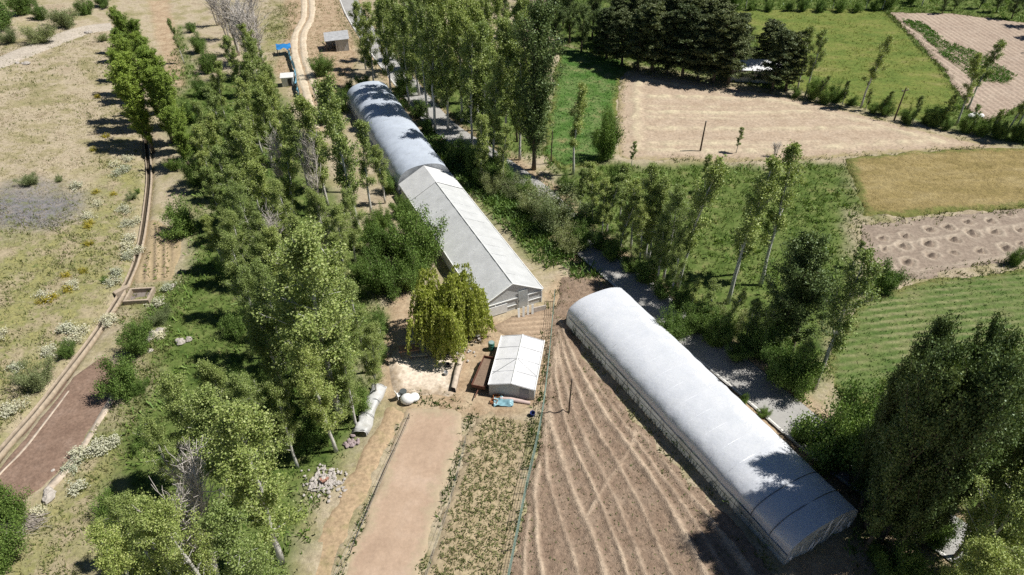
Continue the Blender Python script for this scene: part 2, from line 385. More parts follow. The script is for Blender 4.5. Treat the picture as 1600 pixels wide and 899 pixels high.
def stripes(direc, period, amp, curve=0.0, sharp=1.0, seed=0):
    d = np.array(direc, float); d /= np.linalg.norm(d); n = np.array((-d[1], d[0]))
    def f(x, y, s):
        a = x * n[0] + y * n[1] + fbm(x * .12, y * .12, 40 + seed, 2) * curve
        ph = np.cos(2 * math.pi * a / period) * .5 + .5
        ph = ph ** sharp
        return amp * (ph - .3), ph * (.3 + 1.1 * vnoise(x * .35, y * .35, 44 + seed) * (.5 + vnoise(x * .08, y * .08, 45 + seed)))
    return f
def vec(a, b):
    p, q = px(*a), px(*b); return (q[0] - p[0], q[1] - p[1])
def hay_relief(x, y, s):
    d = vec((985, 200), (1400, 196)); d = np.array(d) / np.hypot(*d); n = np.array((-d[1], d[0]))
    a = x * n[0] + y * n[1] + fbm(x * .05, y * .05, 51, 2) * 5 + fbm(x * .5, y * .5, 53, 2) * .7
    ph = np.maximum((np.cos(2 * math.pi * a / 5.9) * .5 + .5) ** 7, .55 * (np.cos(2 * math.pi * a / 4.3 + 1) * .5 + .5) ** 12)
    ring = np.exp(-((s - 2.6) / .7) ** 2) * .8
    h = np.maximum(ph * sstep(3.0, 5, s), ring) * (.1 + 1.3 * vnoise(x * .8, y * .8, 52) * (.4 + .9 * vnoise(x * .1, y * .1, 54)))
    return h * .26, np.clip(h * 1.1, 0, 1)
field('mown_hay_field', 'hay', soil_mat('mown_stubble', [(.33, .25, .18), (.39, .305, .225), (.43, .345, .26)], .5, 2.6, attr_mix=('tone', (.50, .43, .30)), edge=(.3, .25, .14)),
      'mown tan hay field with pale windrows lying in lines', relief=hay_relief, res=.3)
field('clover_field', 'clover', soil_mat('green_clover', [(.05, .12, .022), (.075, .15, .03), (.13, .19, .06), (.24, .22, .1)], .35, 2.2, bstr=.9, bdist=.2, edge=(.16, .17, .05)),
      'bright green clover field between the dark columnar poplar and the mown hay field')
field('meadow', 'meadow', soil_mat('yellow_green_meadow', [(.085, .13, .025), (.125, .165, .035), (.165, .185, .045), (.225, .21, .08)], .16, 1.6, bstr=.9, bdist=.2, stretch=((1, 1.6, 1), .3)),
      'yellow-green meadow sloping beyond the hedge of the mown hay field')
field('ploughed_field', 'plough', soil_mat('ploughed_soil', [(.27, .2, .155), (.33, .255, .2), (.37, .3, .24)], .4, 2.5, attr_mix=('tone', (.40, .32, .25))),
      'ploughed brown field with fine furrows beside the vegetable strip', relief=stripes(vec((1470, 40), (1600, 120)), 1.1, .14, .5), res=.3)
field('vegetable_strip', 'veg', soil_mat('vegetable_soil', [(.2, .16, .11), (.25, .21, .14)], .5, 3), 'long vegetable strip of leafy green rows across the ploughed field', lift=.12, relief=stripes(vec((1440, 45), (1570, 125)), 1.3, .2, .1), res=.3)
field('golden_field', 'gold', soil_mat('ripe_barley', [(.215, .17, .065), (.285, .22, .095), (.35, .28, .14)], .28, 1.8, bstr=1, bdist=.25, stretch=((.5, 1.4, 1), .1), edge=(.16, .17, .05)),
      'golden ripening cereal field between the hay field and the dug orchard plot', lift=.25)
# dug orchard plot with rows of planting hollows
OC = []
d_ = np.array(vec((1360, 400), (1600, 360))); d_ /= np.linalg.norm(d_); n_ = np.array((-d_[1], d_[0])); o_ = np.array(px(1352, 368))
for r in range(-1, 6):
    for k in range(-1, 20):
        q = o_ + d_ * (k * 3.1 + (r % 2) * 1.5) + n_ * (r * 2.5 - 3.2) + rng.normal(0, .32, 2); OC.append((q[0], q[1], rng.uniform(.6, 1.25)))
OC = np.array(OC)
def orchard_relief(x, y, s):
    d = np.full(x.shape, 9.0)
    for q in OC: d = np.minimum(d, np.hypot(x - q[0] + .1 * np.sin(y * 5), (y - q[1])) / q[2])
    d = d + fbm(x * 1.5, y * 1.5, 66, 2) * .25
    mound = np.exp(-(d / .3) ** 2); ring = np.exp(-((d - .8) / .22) ** 2) * (.4 + .8 * vnoise(x * 1.2, y * 1.2, 61))
    a = x * n_[0] + y * n_[1]; bank = np.exp(-(((a + .9) % 5.0 - 2.5) / .3) ** 2) * .7
    return mound * .45 - .25 * np.exp(-((d - .45) / .2) ** 2) + ring * .16 + bank * .16 - .1, np.clip(ring + bank, 0, 1) - 1.0 * mound  # mound centres toned dark, shading of the planting pits put into the colour
field('orchard_plot', 'orchard', soil_mat('dug_orchard_soil', [(.215, .168, .132), (.26, .207, .163), (.305, .25, .198)], .6, 3, attr_mix=('tone', (.39, .325, .255), (.10, .075, .06))),
      'bare dug plot with rows of small planting mounds and hollows', relief=orchard_relief, res=.22)
field('striped_green_field', 'strip', soil_mat('young_crop_field', [(.065, .115, .026), (.09, .14, .036), (.12, .16, .048), (.19, .19, .085)], .35, 2.2, bstr=.9, bdist=.15, attr_mix=('tone', (.21, .215, .10)), edge=(.17, .17, .06)),
      'green field with pale parallel mowing stripes below the orchard plot', relief=stripes(vec((1350, 524), (1600, 496)), .95, .06, .5, 4, 3), res=.3)
# furrowed field : ridges traced from guide curves
GUIDES = [
 [(852, 600), (838, 700), (820, 790), (806, 850), (800, 940)],
 [(852, 650), (846, 720), (838, 760), (845, 850), (862, 960)],
 [(862, 560), (858, 640), (876, 720), (908, 800), (935, 860), (965, 960)],
 [(868, 530), (878, 590), (905, 670), (952, 760), (985, 830), (1035, 960)],
 [(876, 505), (900, 570), (945, 650), (1000, 730), (1050, 810), (1130, 960)],
 [(884, 510), (930, 585), (985, 655), (1045, 735), (1110, 815), (1215, 960)],
 [(890, 520), (945, 590), (1005, 660), (1070, 740), (1135, 815), (1250, 950)]]
RIDGES = []
gl = []
for g in GUIDES:
    c = np.array(smooth_line(PX(g), 6)); t = np.linspace(0, 1, 26); l = np.r_[0, np.cumsum(np.hypot(*np.diff(c, axis=0).T))]; l /= l[-1]
    gl.append(np.stack([np.interp(t, l, c[:, 0]), np.interp(t, l, c[:, 1])], -1))
for i in range(len(gl) - 1):
    nn = 2
    for k in range(nn):
        RIDGES.append(gl[i] * (1 - k / nn) + gl[i + 1] * k / nn + np.cumsum(rng.normal(0, .045, (26, 2)), 0) * .8)
CROSS = [PX(p) for p in ([(1003, 660), (994, 676), (982, 705), (970, 722), (950, 752), (940, 768), (918, 806)],)]
def furrow_relief(x, y, s):
    w = .5 * fbm(x * .8, y * .8, 71, 2); h = np.zeros(x.shape)
    for i, R in enumerate(RIDGES):
        d = line_d([tuple(p) for p in R], x, y) + w * .6
        h = np.maximum(h, np.exp(-(d / (.26, .17, .2, .15)[i % 4]) ** 2) * (.6 + .4 * ((i * 7) % 3) / 2))
    for R in CROSS:
        h = np.maximum(h, np.exp(-((line_d(R, x, y) + w * .9) / .17) ** 2) * (.2 + .8 * vnoise(x * .9, y * .9, 76)))
    cl = np.maximum(0, vnoise(x * 2.6, y * 2.6, 75) - .55) * .22
    return h * .3 - .05 + cl * 1.3, np.clip(h * (.5 + .9 * vnoise(x * .7, y * .7, 73)), 0, 1)
field('furrowed_field', 'furrow', soil_mat('furrowed_soil', [(.235, .165, .117), (.285, .207, .15), (.325, .245, .182)], .6, 3.2, bstr=1.0, bdist=.2, attr_mix=('tone', (.54, .425, .315))),
      'brown furrowed vegetable field with pale curving ridges beside the white tunnel', relief=furrow_relief, res=.14)
field('bare_plot', 'bare', soil_mat('raked_bare_soil', [(.33, .235, .17), (.395, .288, .21), (.45, .34, .26)], .35, 3.5, bstr=.4, bdist=.04, edge=(.36, .29, .2), mott=(.86, 1.1)),
      'smooth raked bare plot of pinkish tan soil below the yard', relief=stripes(vec((600, 880), (690, 660)), 1.1, .015, .5), res=.2)
field('leafy_crop_plot', 'crop', soil_mat('crop_plot_soil', [(.29, .23, .14), (.35, .28, .18), (.38, .31, .2)], .7, 3.5, edge=(.3, .24, .16)),
      'plot full of small wilting leafy crop plants between bare plot and fence', res=.18)
field('rough_bank', 'strip2', soil_mat('rough_bank_soil', [(.32, .23, .145), (.38, .28, .18), (.27, .22, .12)], .8, 3.5),
      'rough earth path running down beside the bare plot', res=.2, relief=stripes((1, -.3), 1.0, .05, .8))
field('garden_terrace', 'bed', soil_mat('terrace_soil', [(.28, .22, .13), (.34, .265, .165)], .8, 4, attr_mix=('tone', (.38, .29, .19))),
      'small terrace garden of planted rows beside the channel', relief=stripes(vec((262, 435), (262, 365)), .95, .2, .1), res=.14, ew=.4)
field('brown_plot', 'brown', soil_mat('dark_brown_soil', [(.175, .115, .085), (.215, .145, .108), (.25, .175, .135)], .6, 4, bstr=.6, bdist=.06),
      'dark brown dug plot between channel and stone edging', res=.2, ew=.3)
field('kitchen_garden', 'small', soil_mat('kitchen_garden_soil', [(.27, .195, .135), (.33, .245, .17)], .8, 4, attr_mix=('tone', (.40, .3, .21))),
      'tiny raked garden patch behind the small white greenhouse', relief=stripes(vec((790, 505), (860, 500)), .7, .12, .3), res=.14, ew=.4)
field('yard', 'yard', soil_mat('pale_yard_earth', [(.54, .45, .36), (.62, .53, .43), (.66, .58, .48)], .5, 3, bstr=.25, bdist=.03, edge=(.36, .28, .2)),
      'pale beaten earth yard in front of the weeping willow', res=.2, ew=.5)

# ------------------------------------------------------------------ road, track
def ribbon(name, line, w0, w1, mat, lift, label=None, cat=None, res=.0, kind='structure', crown=0.0):
    L = [np.array(p) for p in line]; V = []; Fq = []; K = 7
    for i, p in enumerate(L):
        t = L[min(i + 1, len(L) - 1)] - L[max(i - 1, 0)]; t = t / np.linalg.norm(t); n = np.array((t[1], -t[0]))
        for k in range(K):
            a = w0 + (w1 - w0) * k / (K - 1); q = p + n * a
            V.append((q[0], q[1], float(macro(*q)) + lift + crown * (1 - (2 * k / (K - 1) - 1) ** 2)))
    for i in range(len(L) - 1):
        for k in range(K - 1): Fq.append((i * K + k, i * K + k + 1, (i + 1) * K + k + 1, (i + 1) * K + k))
    return tag(link(name, np_mesh(name, V, Fq, mat, True)), label, cat, kind=kind)
M_ROAD = soil_mat('worn_asphalt', [(.27, .26, .25), (.33, .32, .305), (.37, .36, .345)], .5, 5, rough=.9, bstr=.12, bdist=.01, mott=(.9, 1.08))
ribbon('road', ROAD, -2.0, 2.0, M_ROAD, .06, 'narrow grey asphalt lane winding between the trees', 'road', crown=.05)
M_WHITE_LINE = plain_mat('worn_road_paint', (.72, .7, .66), .8, .3, 6)
ribbon('road_edge_line', ROAD, 1.72, 1.86, M_WHITE_LINE, .078, 'worn pale edge line along the asphalt lane', 'road marking')
M_RUT = soil_mat('pale_track_dust', [(.44, .36, .26), (.52, .43, .32), (.56, .48, .37)], .5, 3, bstr=.3, bdist=.03)
# two wheel ruts as wobbling ribbons that dip into the ground at their edges
def rut(off, w):
    L = [np.array(p) for p in TRACK]; V = []; Fq = []; K = 9
    L = [np.array(p) for p in smooth_line([tuple(p) for p in L], 3)]
    for i, p in enumerate(L):
        t = L[min(i + 1, len(L) - 1)] - L[max(i - 1, 0)]; t = t / np.linalg.norm(t); n = np.array((t[1], -t[0]))
        for k in range(K):
            e = 2 * k / (K - 1) - 1; q = p + n * (off + e * w * .5 * (1 + .4 * float(vnoise(i * .3, off, 5))))
            V.append((q[0], q[1], float(gz(q[0], q[1])) + .16 - .42 * max(0, abs(e) - .55)))
    for i in range(len(L) - 1):
        for k in range(K - 1): Fq.append((i * K + k, i * K + k + 1, (i + 1) * K + k + 1, (i + 1) * K + k))
    return V, Fq
va, fa = rut(-.85, 1.15); vb, fb = rut(.85, 1.15)
o = link('dirt_track', np_mesh('dirt_track', np.array(va + vb), np.array(fa + [tuple(i + len(va) for i in q) for q in fb]), M_RUT, True))
tag(o, 'pale two-rut dirt track leading down to the yard', 'track', kind='structure')
# hill road far up on the dry slope
hr = smooth_line(PX([(-60, 118), (0, 98), (50, 78), (100, 58), (140, 46), (175, 42)]), 6)
V = []; Fq = []; K = 9
for i, p in enumerate(hr):
    p = np.array(p); t = np.array(hr[min(i + 1, len(hr) - 1)]) - np.array(hr[max(i - 1, 0)]); t /= np.linalg.norm(t); n = np.array((t[1], -t[0]))
    for k in range(K):
        e = 2 * k / (K - 1) - 1; q = p + n * e * 2.6; V.append((q[0], q[1], float(gz(q[0], q[1])) + .14 - .5 * max(0, abs(e) - .6)))
for i in range(len(hr) - 1):
    for k in range(K - 1): Fq.append((i * K + k, i * K + k + 1, (i + 1) * K + k + 1, (i + 1) * K + k))
tag(link('hill_road', np_mesh('hill_road', V, Fq, soil_mat('hill_road_gravel', [(.36, .31, .25), (.42, .37, .31), (.46, .4, .33)], .4, 3), True)), 'pale gravel road crossing the top of the dry hillside', 'road', kind='structure')

# ------------------------------------------------------------------ irrigation channel
M_CONC = plain_mat('weathered_concrete', (.38, .31, .235), .9, .35, 2.5, spec=.15)
M_CHBED = plain_mat('channel_silt', (.10, .08, .055), .9, .4, 3)
ch = empty('irrigation_channel', (CHW[0][0], CHW[0][1], 0), 'narrow concrete irrigation channel curving along the foot of the dry hillside', 'channel')
def strip_solid(name, line, a0, a1, z0, z1, mat, parent):
    o0 = Vector(parent.location); V = []; Fq = []
    for i, p in enumerate(line):
        p = np.array(p); t = np.array(line[min(i + 1, len(line) - 1)]) - np.array(line[max(i - 1, 0)]); t /= np.linalg.norm(t); n = np.array((t[1], -t[0]))
        g = float(macro(*p)); j = .05 * (float(vnoise(i * .7, a0 * 9, 3)) - .5)
        for a, zz in ((a0, z0), (a0, z1 + j), (a1, z1 + j), (a1, z0)):
            q = p + n * a; V.append((q[0] - o0.x, q[1] - o0.y, g + zz - o0.z))
    for i in range(len(line) - 1):
        for k in range(4): Fq.append((i * 4 + k, i * 4 + (k + 1) % 4, (i + 1) * 4 + (k + 1) % 4, (i + 1) * 4 + k))
    return link(name, np_mesh(name, V, Fq, mat), parent)
# line runs away->towards camera, so n points to the hillside; measured offsets: negative = garden side
strip_solid('channel_wall', CHW, -.42, -.27, -.6, .14, M_CONC, ch)
strip_solid('channel_wall', CHW, .27, .33, -.6, -.02, M_CONC, ch)
strip_solid('channel_bed', CHW, -.27, .27, -.6, -.38, M_CHBED, ch)
# basin and sluice beside the channel
cx, cy, cz = P3(220, 466)
t = empty('concrete_basin', (cx, cy, cz), 'square open concrete basin beside the bend of the channel', 'basin', rz=.1)
b = MB(); w_, d_, h_, k_ = 2.5, 2.0, .55, .22
b.box((0, -d_ / 2, -.3), w_, k_, h_ + .3); b.box((0, d_ / 2, -.3), w_, k_, h_ + .3)
b.box((-w_ / 2 + k_ / 2, 0, -.3), k_, d_ - k_, h_ + .3); b.box((w_ / 2 - k_ / 2, 0, -.3), k_, d_ - k_, h_ + .3)
link('basin_wall', b.mesh('basin_wall', M_CONC), t); link('basin_floor', MB().box((0, 0, -.1), w_ - 2 * k_, d_ - k_, .15).mesh('basin_floor', plain_mat('basin_floor', (.2, .17, .15), .9)), t)
cx, cy, cz = P3(190, 455)
t = MB().box((0, 0, -.5), 1.5, .55, .75, .9).mesh('sluice_slab', M_CONC)
tag(link('sluice_slab', t, None, (cx, cy, cz)), 'concrete sluice slab bridging the channel at its bend', 'slab')
# pale stone edging along the brown plot
M_STONE = plain_mat('pale_stone', (.48, .40, .32), .95, .4, 2.2)
def kerb_line(name, pts, wd, ht, label, cat):
    L = smooth_line(PX(pts), 5); V = []; Fq = []
    for i, p in enumerate(L):
        p = np.array(p); tt = np.array(L[min(i + 1, len(L) - 1)]) - np.array(L[max(i - 1, 0)]); tt /= np.linalg.norm(tt); n = np.array((tt[1], -tt[0]))
        g = float(macro(*p)); j = (float(vnoise(i * .9, 1, 4)) - .5)
        for a, zz in ((-wd / 2, -.3), (-wd / 2 * (1 + j * .5), ht + j * .12), (wd / 2 * (1 + j * .5), ht - j * .12), (wd / 2, -.3)):
            q = p + n * (a + j * .1); V.append((q[0], q[1], g + zz))
    for i in range(len(L) - 1):
        for k in range(4): Fq.append((i * 4 + k, i * 4 + (k + 1) % 4, (i + 1) * 4 + (k + 1) % 4, (i + 1) * 4 + k))
    return tag(link(name, np_mesh(name, V, Fq, M_STONE)), label, cat)
kerb_line('stone_edging', [(190, 600), (166, 640), (136, 690), (104, 735), (72, 768)], .55, .14, 'pale stone edging along the downhill side of the dark brown plot', 'edging')
kerb_line('stone_edging', [(108, 612), (70, 662), (36, 705), (0, 742), (-30, 775)], .18, .1, 'pale stone edging between the channel and the dark brown plot', 'edging')

# ------------------------------------------------------------------ greenhouses
M_FILM = film_mat('white_polythene', (.905, .925, .98), .13, .12, .12, .45, (.80, .83, .90), clear=.23)  # faint blue in the colour stands for sky reflection on the film
M_FILM_OP = film_mat('white_sheet_film', (.84, .84, .85), .2, .3, .06, .28)
M_FILM_SIDE = film_mat('side_curtain_film', (.86, .87, .87), .55, .3, .06, .3, (.5, .5, .46))
M_NET = film_mat('shade_lifted_greenhouse_film', (.88, .89, .89), .34, .4, .04, .3)  # same film, colour lightened because this roof slope faces away from the sun
M_NET2 = film_mat('sun_lowered_greenhouse_film', (.66, .67, .67), .22, .4, .05, .25)  # same film, colour darkened to offset sun on its slope; walls share it
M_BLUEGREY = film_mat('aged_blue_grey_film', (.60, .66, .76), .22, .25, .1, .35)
M_STEEL = plain_mat('galvanised_steel', (.45, .46, .46), .4, .2, 4, .6)
M_DKSTEEL = plain_mat('dull_steel_pipe', (.16, .17, .18), .5, .2, 4, .4)
M_WHITEBAR = plain_mat('white_frame_bar', (.8, .8, .78), .5, .1, 4)
M_RAFTER = plain_mat('pale_rafter', (.78, .78, .77), .6, .1, 4)

def grid_surf(fn, nu, nv, mat, name, smooth=True):
    V = []; Fq = []
    for i in range(nu + 1):
        for j in range(nv + 1): V.append(fn(i / nu, j / nv))
    for i in range(nu):
        for j in range(nv): Fq.append((i * (nv + 1) + j, (i + 1) * (nv + 1) + j, (i + 1) * (nv + 1) + j + 1, i * (nv + 1) + j + 1))
    return np_mesh(name, V, Fq, mat, smooth)
def arch(w, h, sh, s):
    """profile point: s 0..1 from one shoulder over the crown to the other"""
    a = math.pi * (1 - s); c, q = math.cos(a), math.sin(a)
    return (w / 2 * math.copysign(abs(c) ** .82, c), sh + (h - sh) * q ** .82)
def tunnel(origin, ang, w, L, h, sh, label, cover, side, nh, name='tunnel_greenhouse', straps=(), sag=.04, endfilm=None, rails=True, seed=0):
    """local x: across, from -w/2 (left long side) to w/2; local y: along the tunnel away from the near end"""
    t = empty(name, (origin[0], origin[1], float(macro(*origin))), label, 'greenhouse', rz=ang - math.pi / 2)
    sp = L / nh
    def fn(u, v):
        yy = u * L; X, Z = arch(w, h, sh, v)
        q = yy / sp; s = abs(math.sin(math.pi * q)) * sag
        n = (float(vnoise(yy * 1.3, v * 9, seed)) - .5) * .05
        k = 1 - (s - n) / 2.5
        return (X * k, yy, sh + (Z - sh) * k)
    link('cover', grid_surf(fn, nh * 8, 30, cover, 'cover'), t)
    for sg in (-1, 1):
        def fs(u, v, sg=sg):
            yy = u * L; n = (float(vnoise(yy * 1.1, v * 2, seed + 3)) - .5) * .1
            return (sg * (w / 2 + .012 + n * v * (1 - v) * 3), yy, -.1 + (sh + .08) * v)
        link('side_curtain', grid_surf(fs, nh * 6, 5, side, 'side_curtain'), t)
        if rails:
            link('rail', MB().tube([(sg * (w / 2 + .06), .0, sh + .02), (sg * (w / 2 + .06), L - .4, sh + .02)], .035, 6).mesh('rail', M_STEEL), t)
            link('roll_bar', MB().tube([(sg * (w / 2 + .09), .1, sh * .62), (sg * (w / 2 + .09), L - 1.2, sh * .62)], .022, 6).mesh('roll_bar', M_DKSTEEL), t)
            pm = MB().tube([(0, 0, -.05), (0, 0, sh)], .022, 5).mesh('post', M_STEEL)
            for k in range(nh + 1): link('post', pm, t, (sg * (w / 2 + .05), min(k * sp, L - .03), 0))
    def hoop(y, off, r, mat, nm):
        P = [(arch(w + off, h + off / 2, sh, s)[0], y, arch(w + off, h + off / 2, sh, s)[1]) for s in np.linspace(0, 1, 25)]
        return link(nm, MB().tube(P, r, 5).mesh(nm, mat), t)
    for k in range(nh + 1):
        hoop(min(max(k * sp, .05), L - .05), -.07, .03, M_STEEL, 'hoop')
    for y in straps: hoop(y, .05, .03, M_DKSTEEL, 'strap')
    for y, sg in ((0, -1), (L, 1)):
        V = [(0, y, -.1)]; pr = [(-w / 2, -.1)] + [arch(w, h, sh, s) for s in np.linspace(0, 1, 29)] + [(w / 2, -.1)]
        def fe(u, v, y=y, sg=sg):
            i = v * (len(pr) - 1); a = int(min(i, len(pr) - 2)); f = i - a
            X = pr[a][0] * (1 - f) + pr[a + 1][0] * f; Z = pr[a][1] * (1 - f) + pr[a + 1][1] * f
            k = u; n = (float(vnoise(X * k * 2.2, (Z * k) * .6 + y, seed + 9)) - .5) * .16 * (1 - k ** 6)
            return (X * k, y + n, -.1 + (Z + .1) * k)
        e = link('end_sheet', grid_surf(fe, 14, 60, endfilm or side, 'end_sheet'), t)
    return t
A1 = math.radians(118.2)
NL = np.array(px(1224, 884)); ax_ = np.array((math.cos(A1), math.sin(A1))); ac_ = np.array((ax_[1], -ax_[0]))
W1, H1, SH1 = 6.8, 2.9, 1.25
T1 = tunnel(NL + ac_ * W1 / 2, A1, W1, 28.8, H1, SH1, 'long white polythene tunnel greenhouse beside the furrowed field', M_FILM, M_FILM_SIDE, 17, straps=(1.75, 3.6), seed=1, sag=.025)
# door frame on the near end
b = MB()
for x_ in (-.7, .7): b.box((x_, -.05, 0), .07, .06, 2.1)
b.box((0, -.05, 2.1), 1.47, .06, .07); link('door_frame', b.mesh('door_frame', M_STEEL), T1)
# folds of loose film gathered on the near end
b = MB()
for k in range(9):
    x0_ = -3.0 + k * .72 + random.uniform(-.25, .25); le = random.uniform(.7, 2.6) * (1 - .12 * abs(x0_)); z0_ = random.uniform(.1, .9); sl = random.uniform(-.1, .6)
    P = [(x0_ + sl * j * .3 + random.uniform(-.06, .06), -.1 - .05 * random.random(), z0_ + le * j / 5) for j in range(6)]
    link('film_fold', MB().tube(P, [.01, .05, random.uniform(.04, .12), random.uniform(.03, .1), .04, .01], 6).mesh('film_fold', M_FILM_OP, True), T1)

A2 = math.radians(115); g0 = np.array(px(753, 499)); ax2 = np.array((math.cos(A2), math.sin(A2))); ac2 = np.array((ax2[1], -ax2[0]))
W2, L2, E2, R2 = 6.7, 26.2, 1.7, 3.5
def gable(origin, ang, w, L, eave, ridge, label, name, roofL, roofR, wall, ribs, rear=None, over=.1):
    t = empty(name, (origin[0], origin[1], float(macro(*origin))), label, 'greenhouse', rz=ang - math.pi / 2)
    for sg, mt in ((-1, roofL), (1, roofR)):
        def fr(u, v, sg=sg):
            yy = -over + u * (L + 2 * over); n = (float(vnoise(yy * .9, v * 3 + sg, 7)) - .5) * .05
            return (sg * (w / 2 + over) * (1 - v) + sg * 0, yy, eave - .04 + (ridge - eave + .04) * v + n * math.sin(math.pi * v) - .02 * abs(math.sin(math.pi * u * ribs)))
        link('roof', grid_surf(fr, ribs * 4, 8, mt, 'roof'), t)
        def fs(u, v, sg=sg):
            yy = u * L; n = (float(vnoise(yy * 1.1, v * 2, 8)) - .5) * .07
            return (sg * (w / 2 + n * v * (1 - v) * 3), yy, -.1 + (eave + .06) * v)
        link('side_wall', grid_surf(fs, ribs * 3, 5, wall, 'side_wall'), t)
    for y in (0, L):
        pr = [(-w / 2, -.1), (-w / 2, eave - .04), (0, ridge - .05), (w / 2, eave - .04), (w / 2, -.1)]
        V = [(p[0], y, p[1]) for p in pr]; link('gable_wall', MB().add(V, [(0, 1, 2, 3, 4)]).mesh('gable_wall', wall), t)
    link('ridge_bar', MB().tube([(0, -over, ridge + .015), (0, L + over, ridge + .015)], .05, 6).mesh('ridge_bar', M_WHITEBAR), t)
    for k in range(ribs + 1):
        y = k * L / ribs
        for sg in (-1, 1):
            b = MB(); sl = math.hypot(w / 2, ridge - eave)
            b.tube([(sg * w / 2, y, eave + .012), (0, y, ridge + .02)], .032, 4); link('rafter', b.mesh('rafter', roofR if sg > 0 else roofL), t)
    b = MB()
    for sg in (-1, 1): link('eave_bar', MB().tube([(sg * (w / 2 + over), -over, eave), (sg * (w / 2 + over), L + over, eave)], .05, 5).mesh('eave_bar', M_WHITEBAR), t)
    return t
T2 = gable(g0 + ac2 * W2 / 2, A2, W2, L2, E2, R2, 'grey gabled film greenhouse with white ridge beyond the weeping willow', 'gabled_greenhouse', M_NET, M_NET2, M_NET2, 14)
# white sheet on the last bay, gable trim, knee wall, door, cross bars
b = MB(); 
for sg in (-1, 1):
    b.quad((sg * (W2 / 2 + .11), L2 - 4.4, E2 + .05), (sg * (W2 / 2 + .11), L2 + .1, E2 + .05), (0, L2 + .1, R2 + .08), (0, L2 - 4.4, R2 + .08))
link('white_roof_sheet', b.mesh('white_roof_sheet', film_mat('white_roof_sheet', (.78, .78, .78), .2, .4, .04, .25)), T2)
b = MB()
for sg in (-1, 1): b.tube([(sg * W2 / 2, -.13, E2), (0, -.13, R2)], .06, 5)
link('gable_trim', b.mesh('gable_trim', M_WHITEBAR), T2)
b = MB(); b.box((0, -.06, 1.42), W2, .07, .09); b.box((0, -.055, .62), W2, .06, .06)
for x_ in (-W2 / 2 + .05, -1.9, .55, 1.75, W2 / 2 - .05): b.box((x_, -.05, -.05), .08, .06, 1.47)
link('front_frame', b.mesh('front_frame', M_WHITEBAR), T2)
link('knee_panel', MB().box((-1.9, -.10, .08), 2.6, .05, 1.1).mesh('knee_panel', plain_mat('white_panel', (.75, .75, .74), .6, .15)), T2)
d = link('door', MB().box((1.15, -.1, .05), 1.05, .04, 2.2).mesh('door', film_mat('door_film', (.6, .63, .63), .3, .3, .08, .2)), T2)
link('handle', MB().box((.72, -.15, 1.0), .04, .05, .16).mesh('handle', M_DKSTEEL), d)

A3 = math.radians(113.2); o3 = g0 + ac2 * (W2 / 2 + .0) + ax2 * (L2 + .35)
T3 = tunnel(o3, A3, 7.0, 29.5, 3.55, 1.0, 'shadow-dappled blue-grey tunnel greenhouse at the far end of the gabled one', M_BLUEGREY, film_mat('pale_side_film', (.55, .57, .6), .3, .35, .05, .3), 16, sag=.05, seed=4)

# small white greenhouse
zr = 1.35
c4 = [np.array(px0(u, v, zr)) for u, v in ((766, 597), (833, 613), (849, 537), (785, 521))]
o4 = (c4[0] + c4[1] + c4[2] + c4[3]) / 4; yv = ((c4[2] + c4[3]) - (c4[0] + c4[1])) / 2; L4 = np.hypot(*yv); A4 = math.atan2(yv[1], yv[0]); W4 = (np.hypot(*(c4[1] - c4[0])) + np.hypot(*(c4[2] - c4[3]))) / 2
T4 = gable(o4 - yv / 2, A4, W4, L4, zr, zr + .45, 'small low white greenhouse standing between yard and wire fence', 'small_greenhouse', M_FILM_OP, M_FILM_OP, film_mat('small_wall_film', (.55, .55, .53), .3, .35, .05, .3), 4, over=.06)
link('door', MB().box((1.1, -.04, .03), .8, .04, 1.25).mesh('door', plain_mat('grey_door', (.32, .32, .34), .7)), T4)
link('roof_rope', MB().tube([(-W4 / 2, 1.2, zr + .05), (0, 3.1, zr + .5), (W4 / 2, 1.6, zr + .05)], .02, 5).mesh('roof_rope', M_STEEL), T4)

# low white shade tunnel under the trees by the rough path
p0, p1 = np.array(px(562, 680)), np.array(px(592, 606)); dv = p1 - p0; Ld = np.hypot(*dv); Ad = math.atan2(dv[1], dv[0])
def fl(u, v):
    X, Z = arch(1.3, .55, .05, v); n = (float(vnoise(u * 14, v * 4, 3)) - .5) * .3; return (X * (1 + n) + .12 * math.sin(u * 9), u * Ld, Z + n)
t = empty('low_tunnel', (p0[0], p0[1], 0), 'low white film tunnel half hidden under the poplars beside the earth path', 'low tunnel', rz=Ad - math.pi / 2)
link('cover', grid_surf(fl, 24, 14, film_mat('soiled_film', (.66, .66, .66), .15, .4, .03, .5, (.4, .39, .36)), 'cover'), t)
for k in range(4): link('hoop', MB().tube([(arch(1.4, .66, .0, s)[0], .1 + k * (Ld - .2) / 3, arch(1.4, .66, .0, s)[1]) for s in np.linspace(0, 1, 13)], .025, 5).mesh('hoop', M_STEEL), t)

